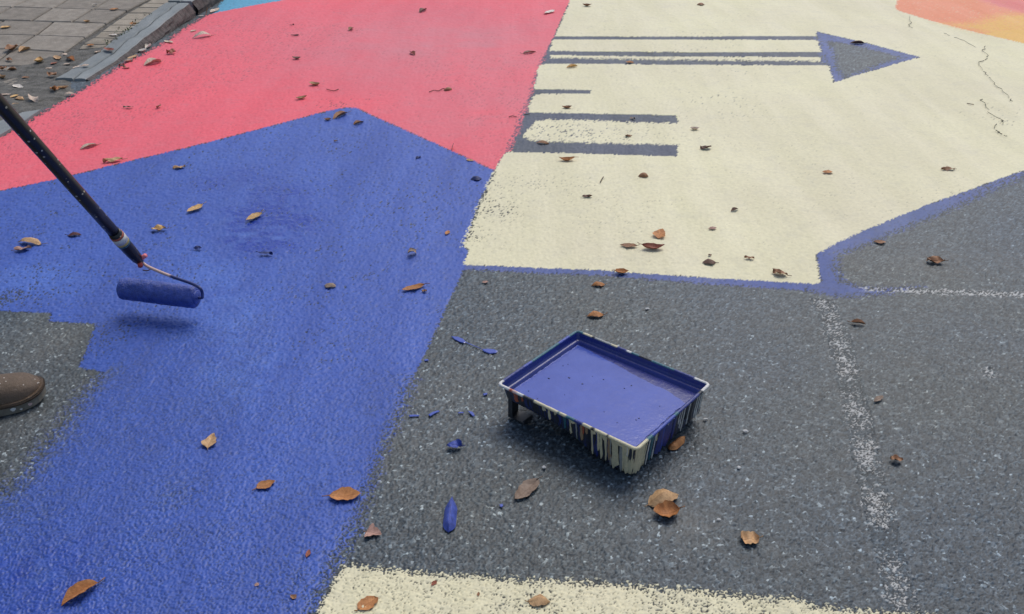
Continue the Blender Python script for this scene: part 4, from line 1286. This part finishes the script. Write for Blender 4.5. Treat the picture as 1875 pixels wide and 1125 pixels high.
def leaf(px, py, lpx, ang, kind, ratio, colk, label, stem=1, pave=False, up=0.0):
    r = random.Random(int(px * 31 + py * 17))
    ca, sa = math.cos(R(ang)), math.sin(R(ang))
    fn = SW if pave else G
    cen = fn(px, py)
    a, b = fn(px - lpx / 2 * ca, py + lpx / 2 * sa), fn(px + lpx / 2 * ca, py - lpx / 2 * sa)
    depth = cen.y * CP + (CAM_H - cen.z) * SP
    lat = lpx * depth / FPX * (1.15 if pave else 1.0)
    d = b - a; d.z = 0
    L = min(d.length, lat * 1.7) * 1.08
    yaw = math.atan2(d.y, d.x)
    Wd = lat * ratio * 1.22
    NUU, NVV = 15, 8
    vs, al, ac = [], [], []
    ph = [r.uniform(0, 6.3) for _ in range(8)]
    sq = kind in ('square', 'heart')
    for i in range(NUU + 1):
        t = i / NUU
        if kind == 'square': wv = min(1, 8 * t) * min(1, 8 * (1 - t)) ** .5 * .95
        elif kind == 'heart': wv = 1.15 * math.sqrt(max(0, min(1, t * 5))) * (1 - t) ** .8
        elif kind == 'crumple': wv = (.35 + .65 * math.sin(math.pi * t)) * min(1, 7 * t, 7 * (1 - t)) ** .5
        elif kind == 'roll': wv = min(1, (t / .30) ** .8, (6 * (1 - t)) ** .6)
        elif kind in ('oval',): wv = math.sin(math.pi * t) ** .55
        else: wv = math.sin(math.pi * t ** .88) ** .80
        for j in range(NVV + 1):
            v = -1 + 2 * j / NVV
            jit = 1 + (.10 * math.sin(9 * t + ph[0] + (2 if v > 0 else 0)) + .07 * math.sin(23 * t + ph[1] + v * 2) + r.uniform(-.05, .05)) * abs(v)
            y = v * wv * Wd / 2 * jit
            x = (t - .5) * L + .04 * L * math.sin(3 * v + ph[2]) * abs(v)
            wav = math.sin(7 * t + ph[3] + 1.5 * v) * .5 + math.sin(12 * t + ph[4] - 2 * v) * .3
            z = .020 * L * wav
            s = Wd
            if kind == 'flat': z += .16 * s * abs(v) ** 1.6 * wv + .07 * L * (2 * t - 1) ** 2
            elif kind == 'fold': z += .42 * s * abs(v) * wv; y *= .82
            elif kind == 'roof': z += .40 * s * (1 - abs(v)) * wv; y *= .85
            elif kind == 'tent': z += .26 * L * math.sin(math.pi * t) - .22 * s * abs(v) * wv
            elif kind == 'curl':
                th = v * 2.0; rad = wv * Wd / 3.4
                y = rad * math.sin(th); z += rad * (1 - math.cos(th))
            elif kind == 'roll':
                y = v * .5 * wv * Wd; z += .55 * Wd * (1 - abs(v) ** 1.4) * (.35 + .65 * wv)
            elif kind == 'tunnel':
                th = v * 1.55; rad = wv * Wd / 2.7
                y = rad * math.sin(th); z += rad * math.cos(th)
            elif kind == 'cup': z += .30 * s * v * v * wv + .22 * L * abs(2 * t - 1) ** 2.2
            elif kind == 'crumple': z += .17 * s * math.sin(5 * t + ph[5]) * math.cos(2.2 * v + ph[6]) + .07 * s * math.sin(10 * t + 3 * v + ph[7]) + .14 * s * abs(v)
            elif kind == 'upright':
                yy = (v + 1) * .5 * wv * Wd
                y = yy * .35 + .10 * Wd * math.sin(4 * t + ph[5]); z += yy * .9
            elif kind == 'square': z += .16 * s * (abs(v) ** 2) + .14 * L * (2 * t - 1) ** 4 + .05 * s * math.sin(9 * t + ph[5])
            elif kind == 'heart': z += .20 * s * abs(v) * wv + .06 * L * t
            elif kind == 'oval': z += .12 * s * v * v * wv + .03 * L * (2 * t - 1) ** 2
            elif kind == 'twist':
                th = (t - .5) * 2.6
                z += y * math.sin(th) + .20 * L * t; y = y * math.cos(th)
            vs.append(Vector((x, y, z))); al.append(t); ac.append(v)
    zm = min(q.z for q in vs)
    vs = [Vector((q.x, q.y, q.z - zm)) for q in vs]
    fs = []
    for i in range(NUU):
        for j in range(NVV):
            q = i * (NVV + 1) + j
            fs.append((q, q + NVV + 1, q + NVV + 2, q + 1))
    o = pydata('fallen_leaf', vs, fs, m_leaf, None, True)
    o.data.attributes.new('along', 'FLOAT', 'POINT').data.foreach_set('value', al)
    o.data.attributes.new('across', 'FLOAT', 'POINT').data.foreach_set('value', ac)
    k_ = r.uniform(1.05, 1.35)
    o.color = (*[min(1, q * k_) for q in LC[colk]], 1)
    zc = cen.z + (-0.0005 if not pave else 0.002) + up
    o.location = (cen.x, cen.y, zc)
    o.rotation_euler = (0, 0, yaw + (math.pi if r.random() < .5 and kind not in ('heart',) else 0))
    tag(o, label, 'leaf', 'fallen leaves')
    if stem and lpx > 22 and kind != 'roll':
        e0 = vs[NVV // 2]
        n0 = Vector((-1, r.uniform(-.4, .4), r.uniform(0, .35))).normalized()
        sl = L * r.uniform(.16, .30)
        p1 = e0 + n0 * sl * .5; p2 = e0 + n0 * sl + Vector((0, r.uniform(-.15, .15) * sl, r.uniform(-.1, .25) * sl))
        st_ = tube('stem', [e0 + Vector((L * .03, 0, 0)), p1, p2], [.0011, .0009, .0011], m_leaf, o, 5)
        n5 = len(st_.data.vertices)
        st_.data.attributes.new('along', 'FLOAT', 'POINT').data.foreach_set('value', [0.] * n5)
        st_.data.attributes.new('across', 'FLOAT', 'POINT').data.foreach_set('value', [.5] * n5)
        st_.color = tuple([q * .6 for q in o.color[:3]] + [1])
    return o


LEAVES = """
370 68 34 8 tent .35 P|long pale leaf arched on the red paint near the kerb
354 57 11 15 oval .55 P|small pale oval leaf above the long arched pale leaf on red
309 77 15 -15 oval .5 P|pale oval leaf on the red paint's edge by the kerb face
271 87 13 30 curl .9 W|upper of two whitish curled leaves against the kerb foot
261 95 12 20 cup .8 W|lower of two whitish curled leaves against the kerb foot
243 106 17 25 flat .5 T|tan leaf wedged in the gutter below the whitish curled leaves
236 113 17 18 cup .5 P|pale curled leaf in the gutter between two brown ones
223 120 10 0 crumple .7 R|red brown crumpled leaf in the gutter at the kerb's low end
231 125 11 -10 crumple .6 B|small brown leaf on red paint just below the gutter leaves
279 117 30 14 fold .55 P|broad pale folded leaf on the red paint near the kerb
314 98 16 5 crumple .9 R|red brown crumpled leaf on red right of the kerb
393 20 22 32 oval .45 P|pale brown leaf lying across kerb foot and light blue paint
377 26 13 60 upright .8 O|orange brown leaf standing at the kerb foot by the light blue paint
367 30 11 5 flat .4 W|tiny white leaf left of the orange leaf at the kerb foot
235 197 18 0 crumple .3 G|thin grey brown leaf on red, left of a tiny dark red one
291 196 9 30 crumple .6 R|tiny dark red leaf bit on the left red paint
162 270 31 15 fold .35 P|pale tan leaf on red paint right of the pole
207 296 33 6 crumple .4 T|tan leaf with dark stem on the red and blue boundary
541 65 16 0 flat .35 M|thin dark red leaf near the top of the red paint
535 46 7 0 crumple .5 M|tiny dark red bit above the thin dark red leaf
543 108 14 -5 cup .6 G|greyish cupped leaf in the middle of the red paint
643 54 13 35 fold .6 B|brown folded leaf high on the red paint
577 156 18 -5 cup .6 T|tan leaf with a raised stem on red above the blue peak
552 181 20 8 cup .45 T|tan leaf on red closest above the blue edge's left slope
775 20 17 25 fold .5 D|dark brown leaf on red near the top edge
756 99 12 -30 fold .7 R|rusty leaf on the right half of the red paint
820 165 14 10 tunnel .8 B|brown curled leaf at the end of a twig on red
1005 24 19 18 flat .5 W|whitish leaf on red next to the cream border at the top
970 97 23 8 fold .3 K|thin mauve leaf on red near the blue stripes
600 220 13 0 cup .6 B|small brown leaf left of the larger one at the blue peak
622 213 26 25 fold .5 B|brown leaf lying at the very peak of the blue paint
657 226 18 15 fold .5 B|brown leaf right of the blue paint's peak
615 259 7 0 crumple .6 D|tiny dark bit below the leaves at the blue peak
328 308 22 8 crumple .5 T|small tan leaf on blue below the red boundary
358 383 31 25 flat .45 Y|bent yellow tan leaf on blue, left of the wet patch
466 398 29 28 flat .5 Y|yellow tan leaf lying on the wet blue patch
291 421 24 4 crumple .55 Y|orange tan leaf on blue right of the pole's sticker band
54 446 38 -6 tent .4 T|tan arched leaf on blue at the left edge, beside a lumpy one
43 458 29 8 crumple .5 K|lumpy pinkish tan leaf touching the arched leaf at left
137 431 23 2 tent .5 M|dark maroon arched leaf left of the pole on blue
362 456 14 0 crumple .6 N|small leaf coated in dark blue paint above the roller
487 466 23 -4 crumple .35 N|flat paint soaked navy leaf below the wet blue patch
604 524 20 -5 tent .7 G|grey brown arched leaf alone in the middle of the blue paint
755 466 17 35 twist .8 G|twisted grey leaf on blue, close to the cream corner
757 528 40 14 flat .36 O|long orange brown leaf on blue near the asphalt edge
777 534 9 0 crumple .8 B|tiny brown scrap at the tip of the long orange brown leaf
819 427 10 60 flat .7 O|tiny brown leaf on blue close to the cream edge
872 328 19 4 tent .8 N|navy painted leaf standing near the corner of red and cream
827 272 13 60 upright .7 G|small grey leaf standing on the red and blue boundary
860 294 12 -15 flat .6 T|small tan leaf on the boundary near the red tip
766 289 9 20 crumple .6 N|tiny dark bit on blue below the right red slope
386 808 26 65 heart .9 T|twisted tan leaf standing on blue left of centre
486 889 35 22 flat .55 O|orange brown oval leaf on the lower blue paint
630 909 54 4 flat .55 O|large orange brown leaf at the lower blue and asphalt edge
148 1088 74 32 fold .42 O|largest brown leaf with long stem at the bottom left corner
564 1014 14 70 flat .5 R|small red brown sliver on the lower blue paint
470 1071 9 40 flat .7 K|tiny pinkish scrap on blue near the bottom edge
537 1093 11 -30 flat .8 B|tiny brown scrap on blue beside the cream band
963 899 52 42 flat .5 G|grey brown pointed leaf on asphalt in front of the tray
684 977 27 -12 heart 1.1 K|pinkish torn leaf on asphalt by the lower blue edge
825 942 58 84 roll .33 F|rolled leaf coated in wet blue paint on the asphalt
832 819 26 5 crumple .7 F|crumpled leaf soaked in blue paint left of the tray
1215 915 54 18 tent .6 T|large tan folded leaf on asphalt, above a rusty one
1221 941 44 6 cup .8 O|rusty brown cupped leaf under the large tan leaf
1373 989 30 0 square .9 T|square tan leaf piece on asphalt right of the leaf pair
1090 578 29 5 tent .55 O|brown leaf on asphalt behind the tray
1095 522 23 5 tent .6 O|brown arched leaf just below the cream corner's lower edge
1138 500 23 -2 cup .65 O|brown leaf lying across the lower edge of the cream
888 517 11 10 flat .6 K|small pinkish leaf on asphalt near the blue edge
1571 592 26 -8 fold .45 B|brown leaf with dark stem right of the worn white line
1608 731 18 35 flat .5 G|slim tan leaf beside the worn white line
1641 843 22 -12 crumple .65 B|brown crumpled leaf right of the worn white line's lower half
1610 444 22 -4 flat .5 B|brown leaf on asphalt beside the blue corner line
1713 480 30 -4 crumple .55 B|larger brown leaf on asphalt at the right, above the white line
1240 813 34 40 roll .42 O|rolled tan leaf tucked against the right side of the tray
1428 502 26 -14 crumple .6 B|crumpled brown leaf on cream near the blue corner
1372 473 17 -5 crumple .45 B|small brown leaf with curled tip on the lower cream
1299 481 23 0 tent .7 D|dark arched leaf on the lower cream with a black bit above
1300 468 6 0 crumple .8 D|tiny black bit above the dark arched leaf on cream
1195 455 38 0 cup .45 R|reddish brown leaf with ragged edge on the lower cream
1150 451 28 -3 flat .5 B|brown leaf left of the reddish ragged leaf on cream
1209 429 22 62 heart 1.0 O|orange pointed leaf standing on cream
1304 419 14 8 flat .6 K|small flat brown leaf right of the standing orange leaf
1345 385 13 20 fold .6 D|small grey leaf bit in the middle of the cream
1178 323 17 0 tunnel .9 B|curled brown leaf on cream below the stripes
1075 361 17 5 crumple .45 D|dark curled leaf on the cream left of its centre
1038 294 28 0 cup .4 O|long brown leaf just below the lowest blue stripe
1515 316 18 0 flat .6 O|orange brown leaf on the right half of the cream
1735 311 23 0 crumple .4 B|brown leaf at the far right of the cream
1292 272 19 8 crumple .6 D|dark brown leaf right of the lowest stripe's end
1272 237 15 0 cup .6 P|pale leaf right of the two broad stripes
1151 250 11 0 crumple .6 B|tiny brown leaf between the two broad blue stripes
1158 218 9 -10 crumple .7 G|tiny grey leaf on the upper broad blue stripe
994 263 22 -4 tent .5 B|brown leaf on the left end of the lowest blue stripe
1038 198 17 0 cup .5 B|small brown leaf just above the upper broad stripe
1153 115 14 -8 flat .7 O|brown leaf on the lowest of the three thin stripes
1047 123 19 10 fold .45 Y|golden leaf below the left end of the thin stripes
1075 11 16 0 cup .5 B|brown leaf on cream at the top edge, left one
1283 9 13 0 tent .8 B|brown leaf on cream at the top edge, right one
1570 80 26 0 fold .35 D|dark curled leaf inside the arrowhead
675 1105 39 30 oval .62 O|orange brown leaf with split on the cream band
988 1102 37 0 tent .6 T|tan arched leaf on the cream band
795 1068 12 45 flat .6 R|small red brown scrap at the upper edge of the cream band
876 1088 8 80 flat .5 B|tiny brown fleck on the cream band
"""
PAVE_LEAVES = """
11 52 19 12 flat .5 Y|yellow leaf lying alone on the paving at the left edge
174 11 10 5 cup .5 W|white leaf on the paving near the top edge
209 19 16 10 flat .5 O|orange leaf on the paving left of the small pavers
160 42 11 -5 cup .6 T|tan leaf on a paver joint, between two other leaves
207 66 14 -5 oval .5 W|white oval leaf on the small pavers near the weed
166 85 13 8 flat .6 O|brown leaf on the lowest small paver
244 46 11 0 crumple .5 O|brown leaf beside the weed at the kerb
22 94 22 25 crumple .6 B|left leaf of a curled brown pile on the paving
46 94 20 22 fold .6 T|right leaf of a curled brown pile on the paving
18 113 10 -20 crumple .6 B|small brown leaf below the curled pile on the paving
119 102 12 5 tent .6 P|pale arched leaf on the dark soil, topmost of its cluster
106 109 15 -40 flat .6 T|tan leaf in the soil cluster, left below the pale one
100 118 12 20 flat .5 R|red brown leaf lowest left in the soil cluster
130 111 14 -25 fold .7 O|orange brown leaf at the right of the soil cluster
123 120 13 10 flat .6 P|pale tan leaf lowest right in the soil cluster
73 115 14 60 cup .8 Y|golden cupped leaf alone left of the soil cluster
89 127 12 0 oval .5 P|pale oval leaf on soil below the cluster
97 141 14 -5 crumple .8 B|brown crumpled leaf on soil below the pale oval leaf
142 126 17 18 flat .45 P|cream leaf on soil left of the kerb's low end
157 126 14 5 flat .6 P|cream leaf on the low end of the kerb stone
34 161 16 -20 oval .6 W|greyish white oval leaf on soil above the pole
9 176 22 0 flat .35 P|long pale leaf on soil touching the pole
27 179 14 20 flat .6 Y|golden leaf in the cluster right of the pole
37 184 15 -10 tent .6 T|tan leaf overlapping the golden one by the pole
28 193 13 12 flat .5 T|tan leaf lowest in the cluster by the pole
63 186 17 -20 twist .6 P|pale curved leaf on soil right of the cluster by the pole
101 168 15 5 crumple .9 O|golden brown leaf, left of a touching pair on soil
116 164 19 6 cup .5 T|tan leaf, right of a touching pair on soil
127 174 17 5 tent .5 P|pale leaf on soil beside the red paint
6 129 14 10 crumple .6 B|brown leaf at the left edge below the curled pile
22 130 16 5 fold .5 B|folded brown leaf on the paving near the left edge
4 144 14 -15 cup .6 T|tan cupped leaf on soil at the left edge
48 144 13 0 flat .5 B|faded brown leaf half buried in the soil
201 97 16 -20 flat .6 R|red brown leaf lying on the kerb stone
180 98 12 20 cup .5 P|pale leaf scrap on soil against the kerb stone
"""
for ln in LEAVES.strip().split('\n'):
    d_, lab = ln.split('|')
    x, y, l, a, k, ra, c = d_.split()
    leaf(float(x), float(y), float(l), float(a), k, float(ra), c, lab)
for ln in PAVE_LEAVES.strip().split('\n'):
    d_, lab = ln.split('|')
    x, y, l, a, k, ra, c = d_.split()
    leaf(float(x), float(y), float(l), float(a), k, float(ra), c, lab, 1, True, 0.012 if 'kerb stone' in lab and 'against' not in lab else 0.002)

# twigs
for pts, lab in (([(786, 170), (795, 167), (803, 168), (811, 164), (816, 165)], 'crooked dark twig on red beside a curled brown leaf'),
                 ([(598, 165), (606, 167), (612, 168), (620, 165)], 'thin curved twig on red above the blue peak'),
                 ([(932, 216), (938, 214), (946, 216)], 'short dark twig at the right edge of the red paint'),
                 ([(960, 212), (966, 211), (970, 210)], 'short dark twig on the blue stripe end beside red'),
                 ([(1099, 336), (1102, 330), (1105, 326)], 'tiny red twig on cream below the stripes'),
                 ([(1770, 191), (1776, 192), (1783, 193)], 'short straight twig on the far cream paint by the cracks'),
                 ([(262, 497), (270, 498), (277, 495)], 'dark hair thin twig on blue under the roller wire')):
    P_ = [G(*q) + Vector((0, 0, .004)) for q in pts]
    tag(tube('twig', bez(P_, 3), .0018, m_twig, None, 5), lab, 'twig', 'twigs on the painted road')

# pale stone chips lying loose on the asphalt
for i, (px, py, s_, lab) in enumerate([(996, 856, .0075, 'white stone chip on asphalt in front of the tray'), (1365, 790, .011, 'white paint chip on asphalt right of the tray'), (1292, 768, .008, 'pale pebble beside the right corner of the tray'),
                                      (1353, 857, .009, 'dull pale pebble on asphalt lower right of the tray'), (1185, 566, .010, 'pale crumb on asphalt behind the tray'), (1316, 952, .007, 'white stone chip right of the leaf pair on asphalt')]):
    bm = bmesh.new(); bmesh.ops.create_icosphere(bm, subdivisions=2, radius=1)
    r = random.Random(i + 40)
    k1, k2 = r.uniform(.7, 1.2), r.uniform(.6, 1)
    for v_ in bm.verts:
        nn = 1 + r.uniform(-.16, .16)
        v_.co = Vector((v_.co.x * s_ * .68 * k1 * nn, v_.co.y * s_ * .62 * k2 * nn, v_.co.z * s_ * .20 * nn))
    me = bpy.data.meshes.new('pebble'); bm.to_mesh(me); bm.free()
    o = link('pebble', me, m_pebble, None)
    q = G(px, py); o.location = (q.x, q.y, .001)
    tag(o, lab, 'pebble', 'loose pale chips on the asphalt')

# spilled blue paint
def blob(pts, z=.0015, name='paint_splash'):
    P_ = [G(*q) for q in pts]
    n = len(P_)
    c_ = sum(P_, Vector()) / n
    vs = [(p_.x, p_.y, .0002) for p_ in P_] + [(c_.x + (p_.x - c_.x) * .86, c_.y + (p_.y - c_.y) * .86, z) for p_ in P_] + [(c_.x, c_.y, z)]
    fs = [(k, (k + 1) % n, n + (k + 1) % n, n + k) for k in range(n)] + [(n + k, n + (k + 1) % n, 2 * n) for k in range(n)]
    return vs, fs


def join_blobs(lst, lab):
    root = None
    if len(lst) > 1:
        root = empty('paint_splash', G(*lst[0][0]))
        tag(root, lab, 'paint splash', 'blue paint spilled on the asphalt')
    for pts in lst:
        v2, f2 = blob(pts)
        if root: v2 = [Vector(q) - root.location for q in v2]
        o = pydata('paint_drop' if root else 'paint_splash', v2, f2, m_wetblue, root)
        bm = bmesh.new(); bm.from_mesh(o.data); bmesh.ops.recalc_face_normals(bm, faces=bm.faces); bm.to_mesh(o.data); bm.free()
        if not root: tag(o, lab, 'paint splash', 'blue paint spilled on the asphalt')


join_blobs([[(826, 616), (838, 617), (848, 621), (854, 627), (850, 629), (842, 627), (832, 622)], [(852, 626.6), (884, 640.3), (885, 641.3), (851.5, 627.8)], [(882, 640), (892, 639), (904, 640), (912, 643), (908, 647), (896, 648), (886, 644)]],
           'two joined drops of wet blue paint on asphalt left of the tray')
join_blobs([[(748, 761), (760, 760), (768, 761), (766, 763), (750, 764)], [(784, 760), (792, 755), (803, 752), (806, 754), (796, 758), (788, 763)], [(838, 756), (848, 755), (850, 757), (840, 758)], [(856, 753), (866, 755), (870, 762), (866, 763), (860, 757)]],
           'broken trail of blue paint drips between blue edge and tray')
join_blobs([[(884, 722), (892, 720), (893, 723), (886, 725)]], 'tiny blue paint drip beside the tray\'s left corner')
join_blobs([[(776, 659), (784, 658), (785, 661), (778, 662)]], 'tiny blue paint drip at the edge of the fresh blue paint')
join_blobs([[(914, 925), (920, 923), (922, 927), (917, 930)]], 'tiny blue paint drip on asphalt beside the grey brown leaf')
